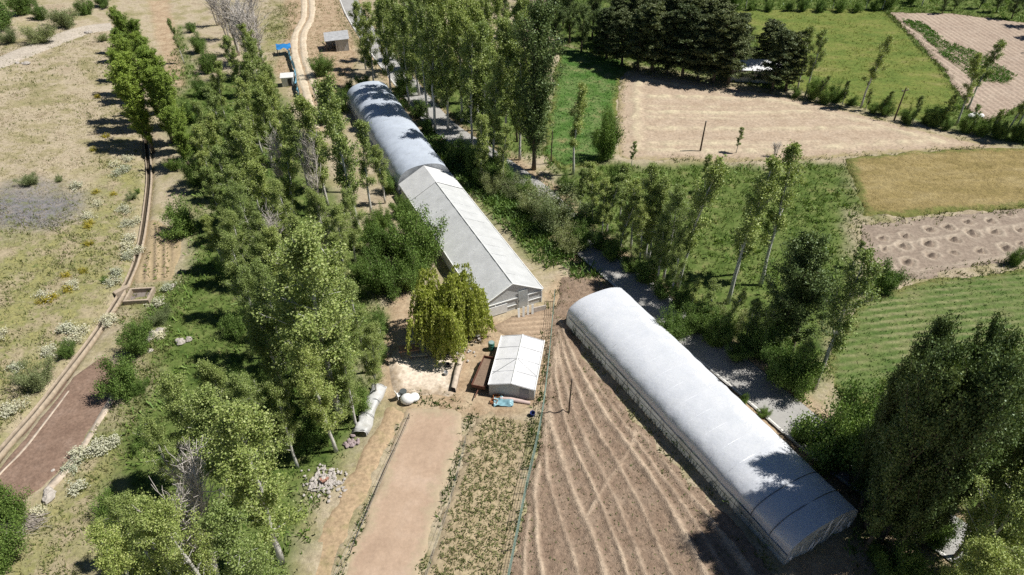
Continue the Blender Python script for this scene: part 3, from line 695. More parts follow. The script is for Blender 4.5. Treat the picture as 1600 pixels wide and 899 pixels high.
# ------------------------------------------------------------------ poles
M_POLE = plain_mat('weathered_pole_wood', (.13, .095, .07), .9, .35, 3)
def height_for(ub, vb, vt):
    x, y = px(ub, vb); g = float(macro(x, y)); lo, hi = 0.0, 60.0
    for _ in range(40):
        mid = (lo + hi) / 2
        if proj(x, y, g + mid)[1] > vt: lo = mid
        else: hi = mid
    return lo
def pole(ub, vb, vt, label, cross=False, r=.11):
    h = height_for(ub, vb, vt); p = P3(ub, vb); t = empty('utility_pole', p, label, 'pole', rz=.4)
    link('shaft', MB().tube([(0, 0, -.3), (0, 0, h * .5), (.03, 0, h)], [r * 1.2, r, r * .75], 8).mesh('shaft', M_POLE), t)
    if cross:
        b = MB().box((0, 0, h - .55), 1.3, .1, .12); link('crossarm', b.mesh('crossarm', M_POLE), t)
        im = MB().lathe((0, 0, 0), [(.03, 0), (.06, .03), (.05, .09), (.06, .12), (.02, .17)], 8).mesh('insulator', plain_mat('insulator_glaze', (.5, .5, .48), .3))
        for x_ in (-.55, 0, .55): link('insulator', im, t, (x_, 0, h - .43))
    else:
        link('cap', MB().lathe((.03, 0, h - .02), [(r * .85, 0), (r * .8, .06), (.02, .12)], 8).mesh('cap', M_DKSTEEL), t)
    return t
pole(889, 645, 594, 'short dark wooden post standing in the furrowed field', r=.07)
pole(1094, 237, 190, 'bare dark utility pole at the edge of the mown hay field')
pole(1397, 188, 137, 'dark utility pole among the bushes below the yellow-green meadow', True)
pole(861, 255, 205, 'thin dark pole beside the columnar poplar on the lane verge', False, .08)

# ------------------------------------------------------------------ wire fences
M_GREENPOST = plain_mat('green_fence_post', (.12, .2, .14), .6, .2, 4)
M_WIRE = plain_mat('fence_wire', (.25, .33, .28), .5, .1, 4, .4)
def wire_fence(pts, label, h=1.5, step=2.2, net=True, pm=M_GREENPOST, wm=M_WIRE, nw=5, pr=.035, wr=.014):
    L = smooth_line(PX(pts), 8); A = np.array(L); l = np.r_[0, np.cumsum(np.hypot(*np.diff(A, axis=0).T))]
    n = int(l[-1] / step); s = np.linspace(0, l[-1], n + 1); Q = np.stack([np.interp(s, l, A[:, 0]), np.interp(s, l, A[:, 1])], -1)
    o = (Q[0][0], Q[0][1], float(macro(*Q[0]))); t = empty('wire_fence', o, label, 'fence')
    me = MB().tube([(0, 0, -.3), (0, 0, h)], pr, 6).mesh('post', pm)
    R = [(q[0] - o[0], q[1] - o[1], float(macro(*q)) - o[2]) for q in Q]
    for q in R:
        po = link('post', me, t, q); po.rotation_euler = (random.gauss(0, .03), random.gauss(0, .03), 0)
    for k in range(nw):
        z_ = .15 + (h - .2) * k / (nw - 1)
        link('wire', MB().tube([(q[0], q[1], q[2] + z_ + .0) for q in R], wr if 0 < k < nw - 1 else wr * 1.5, 4).mesh('wire', wm), t)
    if net:
        b = MB()
        for a, c in zip(R[:-1], R[1:]):
            for j in range(10):
                f = (j + .5) / 10; X, Y, Z = (a[i] * (1 - f) + c[i] * f for i in range(3)); b.tube([(X, Y, Z + .1), (X, Y, Z + h - .05)], .008, 3, False)
        link('netting', b.mesh('netting', wm), t)
    return t
wire_fence([(866, 470), (863, 505), (858, 560), (849, 640), (838, 700), (824, 760), (808, 840), (796, 900), (786, 960)], 'green wire mesh fence between the furrowed field and the leafy crop plot')
wire_fence([(640, 655), (618, 705), (592, 762), (562, 830), (528, 900), (505, 960)], 'sagging wire fence along the uphill edge of the bare tan plot', .8, 3.4, False, M_STONE, M_STEEL, 2, .022, .006)
wire_fence([(728, 690), (716, 740), (700, 800), (676, 870), (655, 940)], 'thin wire fence on the weedy strip beside the leafy crop plot', .7, 3.4, False, M_STONE, M_STEEL, 2, .022, .006)
# sagging blue sheeting screen by the dirt track
M_BLUE = film_mat('blue_tarpaulin', (.03, .22, .55), .15, .35, .06, .5)
M_TEAL = film_mat('faded_blue_sheet', (.16, .38, .52), .2, .4, .05, .5)
p = P3(445, 84)
def ft(u, v):
    n = (float(vnoise(u * 4, v * 4, 2)) - .5) * .35; return ((u - .5) * 2.6, (v - .5) * 2.0, 1.3 + n + .3 * v - .3 * abs(u - .5))
t = empty('blue_canopy', p, 'bright blue tarpaulin canopy on poles beside the two-rut track', 'canopy', rz=.3)
link('sheet', grid_surf(ft, 12, 12, M_BLUE, 'sheet'), t)
for x_, y_ in ((-1.2, -.9), (1.2, -.9), (1.2, .9), (-1.2, .9)): link('pole', MB().tube([(x_, y_, -.2), (x_, y_, 1.3)], .05, 6).mesh('pole', M_POLE), t)
L = smooth_line(PX([(450, 82), (456, 98), (462, 118), (464, 138), (468, 152)]), 6)
t = empty('sheet_fence', (L[0][0], L[0][1], float(macro(*L[0]))), 'ragged pale blue sheeting fence running beside the two-rut track', 'fence')
o0 = t.location
def ff(u, v):
    i = u * (len(L) - 1); a = int(min(i, len(L) - 2)); f = i - a; q = (L[a][0] * (1 - f) + L[a + 1][0] * f, L[a][1] * (1 - f) + L[a + 1][1] * f)
    n = (float(vnoise(u * 22, v * 3, 6)) - .5) * .5; return (q[0] - o0.x + n, q[1] - o0.y, float(macro(*q)) - o0.z + v * (1.25 + n))
link('sheet', grid_surf(ff, 50, 5, M_TEAL, 'sheet'), t)
for k in range(7):
    q = L[int(k * (len(L) - 1) / 6)]; link('post', MB().tube([(q[0] - o0.x + .12, q[1] - o0.y, -.2), (q[0] - o0.x + .12, q[1] - o0.y, 1.6)], .05, 6).mesh('post', M_POLE), t)

# ------------------------------------------------------------------ far shed, far roofs
M_TIN = plain_mat('weathered_tin', (.5, .5, .5), .5, .3, 2, .3)
p = P3(528, 76); t = empty('field_shed', p, 'small grey tin shed with a dark open front above the dirt track', 'shed', rz=.25)
w4, d4, h4 = 4.0, 3.0, 2.1
b = MB(); b.box((w4 / 2, 0, -.2), .1, d4, h4 + .2); b.box((0, d4 / 2, -.2), w4, .1, h4 + .2); b.box((w4 * .2, -d4 / 2, -.2), w4 * .55, .1, h4 + .1)
link('wall', b.mesh('wall', M_TIN), t)
link('roof', MB().add([(-w4 / 2 - .2, -d4 / 2 - .3, h4 - .1), (w4 / 2 + .3, -d4 / 2 - .3, h4 + .05), (w4 / 2 + .3, d4 / 2 + .3, h4 + .55), (-w4 / 2 - .2, d4 / 2 + .3, h4 + .4), (-w4 / 2 - .2, -d4 / 2 - .3, h4 - .02), (w4 / 2 + .3, -d4 / 2 - .3, h4 + .13), (w4 / 2 + .3, d4 / 2 + .3, h4 + .63), (-w4 / 2 - .2, d4 / 2 + .3, h4 + .48)],
     [(3, 2, 1, 0), (4, 5, 6, 7), (0, 1, 5, 4), (1, 2, 6, 5), (2, 3, 7, 6), (3, 0, 4, 7)]).mesh('roof', M_TIN), t)
for x_ in (-w4 / 2, 0): link('post', MB().tube([(x_, -d4 / 2, -.2), (x_, -d4 / 2, h4 - .05)], .07, 6).mesh('post', M_POLE), t)
p = P3(514, 76); b = MB()
for k in range(7): b.tube([(random.uniform(-.8, .8), random.uniform(-.7, .7), .05), (random.uniform(-1.2, 1.2), random.uniform(-.7, .7), random.uniform(.7, 1.3))], .07, 6)
tag(link('timber_heap', b.mesh('timber_heap', plain_mat('grey_timber', (.36, .32, .27), .9)), None, p), 'tangle of grey timber lying beside the small tin shed', 'timber heap')
p = P3(451, 132); t = empty('white_cabin', p, 'tiny white hut with dark door behind the pale blue sheeting', 'hut', rz=.2)
link('wall', MB().box((0, 0, -.1), 1.9, 1.5, 1.5).mesh('wall', plain_mat('hut_white', (.7, .7, .68), .7, .2)), t)
link('roof', MB().add([(-1.1, -.9, 1.42), (1.1, -.9, 1.42), (1.1, .9, 1.62), (-1.1, .9, 1.62), (-1.1, -.9, 1.5), (1.1, -.9, 1.5), (1.1, .9, 1.7), (-1.1, .9, 1.7)], [(3, 2, 1, 0), (4, 5, 6, 7), (0, 1, 5, 4), (1, 2, 6, 5), (2, 3, 7, 6), (3, 0, 4, 7)]).mesh('roof', plain_mat('hut_roof', (.62, .62, .6), .6)), t)
link('door', MB().box((.35, -.77, 0), .6, .05, 1.25).mesh('door', plain_mat('dark_door', (.05, .05, .055), .6)), t)
p = P3(1176, 122); t = empty('tin_roofed_house', p, 'low house with pale tin roof half hidden by the dark pines', 'house', rz=-.12)
link('wall', MB().box((0, 0, -.2), 8.2, 4.6, 2.5).mesh('wall', plain_mat('house_render', (.55, .52, .47), .85, .2)), t)
link('roof', MB().add([(-4.4, -2.7, 2.25), (4.4, -2.7, 2.25), (4.4, 0, 3.3), (-4.4, 0, 3.3), (4.4, 2.7, 2.25), (-4.4, 2.7, 2.25)], [(0, 1, 2, 3), (3, 2, 4, 5), (0, 3, 5), (1, 4, 2)]).mesh('roof', plain_mat('pale_tin_roof', (.72, .72, .74), .45, .15, 2, .1)), t)
for x_ in (-2.4, .4, 2.6):
    f = link('window', MB().box((x_, -2.33, .85), .9, .06, 1.0).mesh('window', M_WHITEBAR), t); link('pane', MB().box((x_, -2.37, .93), .74, .04, .84).mesh('pane', plain_mat('dark_glass', (.03, .035, .04), .1, .1, 2, 0, .5)), f)
p = P3(1523, 184); b = MB()
for k in range(3): b.lathe((k * .7 - .6, (k % 2) * .4, -.05), [(.2, 0), (.5, .15), (.55, .4), (.35, .62), (.1, .7)], 10, sq=.8)
tag(link('white_sack_pile', b.mesh('white_sack_pile', plain_mat('white_sack', (.78, .77, .74), .8, .1)), None, p), 'white sacks heaped at the foot of the ploughed field by the hedge', 'sack pile')

# ------------------------------------------------------------------ yard clutter
# low stone wall on the yard's fence side
kerb_line('yard_wall', [(722, 560), (716, 580), (708, 612)], .45, .5, 'low pale stone wall closing the yard towards the small greenhouse', 'wall')
def bucket(u, v, col, label, r=.2, h=.35):
    p = P3(u, v, .04); t = empty('bucket', p, label, 'bucket')
    link('body', MB().lathe((0, 0, 0), [(r * .75, 0), (r, h), (r * .9, h), (r * .7, .05)], 14).mesh('body', plain_mat('bucket_plastic', col, .4, .15)), t)
    link('handle', MB().tube([(-r, 0, h), (-r * .7, .02, h + .13), (0, .02, h + .19), (r * .7, .02, h + .13), (r, 0, h)], .012, 5).mesh('handle', M_STEEL), t)
bucket(700, 573, (.05, .05, .06), 'black bucket on the yard earth beside the low stone wall')
bucket(697, 586, (.5, .5, .5), 'grey bucket in front of the low stone wall')
bucket(832, 650, (.03, .05, .2), 'dark blue bucket beside the wire mesh fence', .24, .4)
# trailer with plank bed
p = P3(757, 590); t = empty('farm_trailer', p, 'narrow rusty brown farm trailer parked beside the small white greenhouse', 'trailer', rz=math.radians(-15))
M_RUST = plain_mat('rusty_brown_paint', (.14, .06, .04), .8, .4, 4); M_PLANK = plain_mat('old_planks', (.2, .14, .1), .9, .4, 5); M_RUB = plain_mat('black_rubber', (.025, .025, .027), .8, .1)
link('bed', MB().box((0, 0, .5), 1.15, 3.7, .1).mesh('bed', M_PLANK), t)
for sg in (-1, 1): link('side_board', MB().box((sg * .59, 0, .52), .06, 3.7, .34).mesh('side_board', M_RUST), t)
for sg in (-1, 1): link('end_board', MB().box((0, sg * 1.88, .52), 1.24, .06, .34).mesh('end_board', M_RUST), t)
link('chassis', MB().box((-.35, 0, .36), .1, 3.4, .14).box((.35, 0, .36), .1, 3.4, .14).mesh('chassis', M_RUST), t)
link('drawbar', MB().tube([(0, -1.9, .42), (0, -2.9, .38)], .05, 6).mesh('drawbar', M_RUST), t)
for sx in (-1, 1):
    for sy in (-1.1, 1.1):
        b = MB(); P = [(sx * .62, sy + .32 * math.cos(a), .33 + .32 * math.sin(a)) for a in np.linspace(0, 2 * math.pi, 15)[:-1]]
        Vw = [(sx * (.66 + s * .17), sy + r * math.cos(a), .33 + r * math.sin(a)) for s in (0, 1) for r in (.33,) for a in np.linspace(0, 2 * math.pi, 17)[:-1]]
        Fw = [(k, (k + 1) % 16, 16 + (k + 1) % 16, 16 + k) for k in range(16)] + [tuple(range(15, -1, -1)), tuple(range(16, 32))]
        wl = link('wheel', b.add(Vw, Fw).mesh('wheel', M_RUB), t)
        link('rim', MB().add([(q[0] + sx * (.012 if (sx > 0) == (i >= 16) else -.012), sy + (q[1] - sy) * .55, .33 + (q[2] - .33) * .55) for i, q in enumerate(Vw)], Fw).mesh('rim', plain_mat('rim_paint', (.45, .43, .4), .5)), wl)
p = P3(768, 546, .0); t = empty('barrel', p, 'dark green barrel standing at the end of the rusty trailer', 'barrel')
link('body', MB().lathe((0, 0, 0), [(.28, 0), (.3, .03), (.3, .3), (.32, .32), (.3, .34), (.3, .6), (.32, .62), (.3, .64), (.3, .88), (.27, .9)], 18).mesh('body', plain_mat('green_barrel', (.04, .16, .12), .4, .2)), t)
link('lid', MB().lathe((0, 0, .9), [(.26, 0), (.26, .03), (.1, .05)], 18).mesh('lid', plain_mat('barrel_lid', (.25, .34, .33), .4, .2)), t)
# crates, blue sheet and rolled carpet at the near wall of the small greenhouse
def crate(u, v, col, label, s=.55, rz=0.0, dz=.02):
    p = P3(u, v, dz); t = empty('crate', p, label, 'crate', 'crates by the small greenhouse', rz); mt = plain_mat('crate_plastic', col, .6, .25)
    b = MB(); b.box((0, 0, 0), s, s * .7, .04)
    link('base', b.mesh('base', mt), t)
    for sg in (-1, 1):
        link('side', MB().box((sg * (s / 2 - .015), 0, .04), .03, s * .7, .08).box((sg * (s / 2 - .015), 0, .2), .03, s * .7, .09).mesh('side', mt), t)
        link('end', MB().box((0, sg * (s * .35 - .015), .04), s - .06, .03, .08).box((0, sg * (s * .35 - .015), .2), s - .06, .03, .09).mesh('end', mt), t)
crate(776, 622, (.42, .17, .06), 'orange-brown crate at the small greenhouse corner beside the trailer', .6, .2)
crate(772, 630, (.30, .12, .05), 'dark rusty crate lying nearest the trailer wheel', .6, -.3)
crate(783, 619, (.5, .33, .18), 'pale tan crate pushed against the small greenhouse wall', .5, .5)
def fb_(u, v):
    n = (float(vnoise(u * 5, v * 5, 12)) - .5) * .35; return ((u - .5) * 1.7, (v - .5) * 1.0, .22 + n)
tag(link('blue_sheet', grid_surf(fb_, 14, 10, film_mat('pale_blue_sheet', (.22, .40, .46), .1, .4, .05, .5), 'blue_sheet'), None, P3(787, 630)), 'crumpled pale blue sheet lying in front of the small greenhouse', 'sheet')
p = P3(805, 628); tag(link('rolled_fabric', MB().tube([(-1.3, .25, .16), (-.4, .1, .2), (.5, -.1, .17), (1.3, -.3, .16)], [.15, .19, .18, .14], 10).mesh('rolled_fabric', plain_mat('pinkish_fabric', (.55, .42, .38), .9, .2)), None, p), 'long roll of pinkish fabric along the small greenhouse front', 'fabric roll')
# leaning white boards in front of the gabled greenhouse
for k, (u, v) in enumerate([(811, 497), (818, 496), (825, 493), (832, 492)]):
    p = P3(u, v); b = MB().box((0, 0, 0), .22, .04, 1.0 + .1 * (k % 2), random.uniform(-.2, .2), .3)
    tag(link('leaning_board', b.mesh('leaning_board', M_WHITEBAR), None, p), f'pale board leaning at the gabled greenhouse front, {ordw(k + 1)} from the willow', 'board', 'boards leaning at the gabled greenhouse')
p = P3(842, 487); tag(link('low_screen', MB().box((0, 0, 0), 1.5, .08, .65, .35).mesh('low_screen', plain_mat('bleached_wood', (.55, .5, .45), .9, .3, 5)), None, p), 'bleached low wooden screen at the gabled greenhouse corner', 'screen')
# white bag and dark bin at the head of the bare plot
p = P3(637, 628); b = MB().lathe((0, 0, 0), [(.45, 0), (.62, .2), (.6, .5), (.4, .75), (.15, .85)], 12, sq=.8).lathe((.55, .35, 0), [(.35, 0), (.5, .15), (.4, .4), (.1, .5)], 10)
tag(link('white_sack', b.mesh('white_sack', plain_mat('woven_white_sack', (.82, .82, .8), .7, .12, 6), True), None, p), 'bulging white sack at the head of the bare tan plot', 'sack')
p = P3(624, 622); t = empty('garden_chair', p, 'white plastic garden chair near the bulging white sack', 'chair', rz=2.2); mw = plain_mat('white_plastic', (.8, .8, .78), .4, .06)
link('seat', MB().box((0, 0, .42), .46, .44, .04).mesh('seat', mw), t); link('backrest', MB().box((0, .22, .46), .46, .04, .45, 0, .12).mesh('backrest', mw), t)
for x_, y_ in ((-.2, -.19), (.2, -.19), (.2, .19), (-.2, .19)): link('leg', MB().box((x_, y_, 0), .05, .05, .42).mesh('leg', mw), t)
p = P3(631, 620); t = empty('dark_bin', p, 'dark plastic bin beside the white garden chair', 'bin'); link('body', MB().lathe((0, 0, 0), [(.24, 0), (.3, .7), (.27, .7), (.22, .1)], 14).mesh('body', plain_mat('dark_bin_plastic', (.04, .05, .05), .5, .1)), t); link('rim', MB().lathe((0, 0, .68), [(.31, 0), (.33, .03), (.31, .06), (.27, .05)], 14).mesh('rim', plain_mat('bin_rim', (.08, .09, .09), .5, .1)), t)
# table, bench and motorcycle-like cart in the shade of the willow : table with two benches
p = P3(640, 553, .02); t = empty('wooden_table', p, 'weathered wooden table in the willow shade on the yard', 'table', rz=.2)
link('tabletop', MB().box((0, 0, .7), 1.9, .9, .06).mesh('tabletop', plain_mat('reddish_boards', (.4, .22, .13), .8, .3, 5)), t)
for x_, y_ in ((-.8, -.35), (.8, -.35), (.8, .35), (-.8, .35)): link('leg', MB().box((x_, y_, 0), .08, .08, .7).mesh('leg', M_PLANK), t)
p = P3(655, 560, .02); t = empty('bench', p, 'pale wooden bench beside the table in the willow shade', 'bench', rz=.1)
link('seat', MB().box((0, 0, .4), 1.7, .32, .05).mesh('seat', plain_mat('pale_bench', (.5, .45, .38), .8, .2)), t)
for x_ in (-.7, .7): link('leg', MB().box((x_, 0, 0), .06, .28, .4).mesh('leg', M_PLANK), t)
# hand cart
p = P3(686, 556, .02); t = empty('wheelbarrow', p, 'grey metal wheelbarrow standing in the shade near the stone wall', 'wheelbarrow', rz=1.9)
link('tray', MB().add([(-.3, -.4, .35), (.3, -.4, .35), (.3, .3, .35), (-.3, .3, .35), (-.4, -.6, .65), (.4, -.6, .65), (.4, .45, .62), (-.4, .45, .62)], [(3, 2, 1, 0), (0, 1, 5, 4), (1, 2, 6, 5), (2, 3, 7, 6), (3, 0, 4, 7)]).mesh('tray', M_STEEL), t)
for sg in (-1, 1): link('handle', MB().tube([(sg * .1, -.75, .2), (sg * .28, 0, .33), (sg * .32, .95, .55)], .025, 6).mesh('handle', M_DKSTEEL), t)
for sg in (-1, 1): link('leg', MB().tube([(sg * .28, .3, .34), (sg * .3, .38, 0)], .025, 6).mesh('leg', M_DKSTEEL), t)
Vw = [(s * .05, -.75 + .2 * math.cos(a), .2 + .2 * math.sin(a)) for s in (-1, 1) for a in np.linspace(0, 2 * math.pi, 15)[:-1]]
link('wheel', MB().add(Vw, [(k, (k + 1) % 14, 14 + (k + 1) % 14, 14 + k) for k in range(14)] + [tuple(range(13, -1, -1)), tuple(range(14, 28))]).mesh('wheel', M_RUB), t)

# hoses
M_HOSE = plain_mat('black_hose', (.05, .045, .04), .6, .1)
for pts, lab in (([(640, 648), (622, 690), (598, 742), (570, 808), (545, 872), (520, 940)], 'long dark irrigation hose along the uphill edge of the bare plot'),):
    L = smooth_line(PX(pts), 5); o0 = L[0]
    tag(link('hose', MB().tube([(q[0] - o0[0], q[1] - o0[1], float(macro(*q)) + .1) for q in L], .03, 5).mesh('hose', M_HOSE), None, (o0[0], o0[1], 0)), lab, 'hose')

# ------------------------------------------------------------------ rubble, stones, brush
def rock_mesh(seed, n=1, spread=0.0, r=.3):
    rr = np.random.default_rng(seed); b = MB()
    for k in range(n):
        c = (rr.normal(0, spread), rr.normal(0, spread * .8), 0); s = r * rr.uniform(.5, 1.2); q = rr.uniform(.7, 1.3, 3)
        prof = [(.02, -.3), (.8, -.2), (1.0, .15), (.75, .55), (.3, .75), (.02, .8)]; V = []; nn = 9
        ph = rr.uniform(0, 6)
        for (pr, pz) in prof:
            for j in range(nn):
                a = 2 * math.pi * j / nn + ph; f = 1 + .35 * (rr.random() - .5)
                V.append((c[0] + s * pr * f * math.cos(a) * q[0], c[1] + s * pr * f * math.sin(a) * q[1], c[2] + s * pz * q[2] * f))
        Fr = [(i * nn + j, i * nn + (j + 1) % nn, (i + 1) * nn + (j + 1) % nn, (i + 1) * nn + j) for i in range(len(prof) - 1) for j in range(nn)]
        b.add(V, Fr)
    return b
M_ROCK = plain_mat('grey_rock', (.42, .38, .34), .95, .4, 3)
M_RUBBLE = plain_mat('white_grey_rubble', (.45, .41, .38), .95, .35, 4)
tag(link('rubble_heap', rock_mesh(3, 260, .7, .12).mesh('rubble_heap', M_RUBBLE), None, P3(509, 752, .05)), 'heap of pale grey rubble in the grass above the earth path', 'rubble heap', kind='stuff')
tag(link('brick_scrap', MB().box((0, 0, 0), .3, .2, .12, .4).box((.22, .2, 0), .26, .16, .15, 1.1).box((-.24, .12, 0), .24, .16, .12, 2).mesh('brick_scrap', plain_mat('broken_brick', (.36, .19, .14), .9, .3)), None, P3(507, 756, .3)), 'broken red bricks lying on the pale rubble heap', 'bricks')
tag(link('rubbish_heap', rock_mesh(5, 16, .4, .2).mesh('rubbish_heap', plain_mat('mixed_rubbish', (.34, .27, .27), .8, .5, 9)), None, P3(549, 690, .02)), 'small heap of mixed rubbish at the foot of the low white tunnel', 'rubbish heap')
for (u, v, n_, lab) in ((744, 524, 26, 'scattered pale rubbish between the weeping willow and the gabled greenhouse'), (727, 552, 18, 'light litter and rubble beside the low stone yard wall'), (692, 548, 14, 'dark and pale odds and ends under the weeping willow')):
    tag(link('rubbish', rock_mesh(u, n_, .55, .13).mesh('rubbish', plain_mat('pale_rubbish', (.5, .47, .45), .8, .6, 7)), None, P3(u, v, .03)), lab, 'rubbish', kind='stuff')
STONES = [(234, 553, .55, 'rounded grey boulder standing uphill of the bushes below the basin'), (232, 530, .5, 'pale rounded boulder in the weeds below the concrete basin'), (252, 520, .6, 'white-topped boulder in the grass below the concrete basin'), (267, 448, .5, 'pale boulder at the foot of the terrace garden'), (286, 532, .4, 'small pale stone in the grass beyond the white-topped boulder'), (78, 770, .6, 'broken pale stone at the end of the stone edging'), (108, 720, .3, 'small stone leaning on the downhill stone edging'),
 (136, 52, .8, 'pale block of rock at the end of the hill road'), (32, 100, .5, 'white stone on the verge of the hill road')]
for i, (u, v, r, lab) in enumerate(STONES):
    tag(link('boulder', rock_mesh(20 + i, 1 + i % 3, .4, r).mesh('boulder', M_ROCK, False), None, P3(u, v, 0)), lab, 'boulder', 'boulders on the grassy bank')
b = MB()
for k in range(110):
    a = random.gauss(0.2, .35); l = random.uniform(.8, 1.8); c = (random.gauss(0, .6), random.gauss(0, .35), random.uniform(.03, .5))
    b.tube([(c[0] - l * math.cos(a) / 2, c[1] - l * math.sin(a) / 2, c[2]), (c[0], c[1], c[2] + .06), (c[0] + l * math.cos(a) / 2, c[1] + l * math.sin(a) / 2, c[2] - .03)], .018, 3)
tag(link('brushwood_pile', b.mesh('brushwood_pile', plain_mat('grey_brushwood', (.42, .37, .33), .9, .3)), None, P3(42, 822, .05)), 'pile of cut grey brushwood between two round bushes', 'brushwood pile')

# ------------------------------------------------------------------ trees
def leaf_quads(C, sig, n, size, r, up=.5, flat=1.0, centre=None):
    """n leaf faces gathered round every centre"""
    C = np.asarray(C, float); M = len(C); P = np.repeat(C, n, 0) + r.normal(0, 1, (M * n, 3)) * sig * np.array((1, 1, flat))
    nrm = r.normal(0, 1, P.shape); nrm[:, 2] += up
    if centre is not None:
        o = P - centre; o[:, 2] *= .5; nrm += 1.0 * o / (np.linalg.norm(o, axis=1, keepdims=True) + .2)
    nrm /= np.linalg.norm(nrm, axis=1, keepdims=True)
    a = np.cross(nrm, r.normal(0, 1, P.shape)); a /= np.linalg.norm(a, axis=1, keepdims=True); b = np.cross(nrm, a)
    s = size * r.uniform(.55, 1.35, (len(P), 1))
    a = a * s; b = b * s * .72; fold = nrm * s * .25
    V = np.stack([P - a, P - b * 1.0 + fold, P + a, P + b + fold], 1).reshape(-1, 3)
    return V
def quads_mesh(name, V, mat):
    F = np.arange(len(V)).reshape(-1, 4); return np_mesh(name, V, F, mat)
M_BARK_PALE = plain_mat('pale_poplar_bark', (.58, .56, .51), .85, .45, 6)
M_BARK = plain_mat('brown_bark', (.15, .12, .09), .95, .4, 5)
M_BARK_GREY = plain_mat('dead_grey_wood', (.58, .53, .48), .9, .3, 5)
L_ASP = leaf_mat('aspen_leaves', [(.17, .23, .055), (.245, .31, .075), (.33, .39, .11), (.45, .485, .21)], .26, .12)  # palest tone paints sun glints onto random leaves
L_LOM = leaf_mat('lombardy_leaves', [(.17, .25, .035), (.235, .32, .05), (.30, .375, .08)], .22, .08)
L_DRK = leaf_mat('dark_poplar_leaves', [(.07, .11, .03), (.10, .15, .04), (.16, .205, .06)], .14, .12)
L_PIN = leaf_mat('pine_needles', [(.075, .1, .042), (.115, .14, .058), (.18, .20, .10)], .2, .08)
L_WIL = leaf_mat('willow_leaves', [(.29, .35, .055), (.39, .43, .085), (.50, .51, .16)], .28, .05)
L_BSH = leaf_mat('bush_leaves', [(.10, .18, .034), (.14, .22, .045), (.20, .28, .07)], .2, .08)
L_OLV = leaf_mat('grey_green_leaves', [(.19, .235, .095), (.25, .285, .13), (.32, .345, .18)], .34, .08)
L_FLW = leaf_mat('pale_blossom', [(.42, .42, .28), (.55, .54, .42), (.64, .62, .52)], .2, .03)
L_YEL = leaf_mat('yellow_blossom', [(.36, .30, .03), (.45, .38, .05), (.28, .27, .07)], .2, .03)

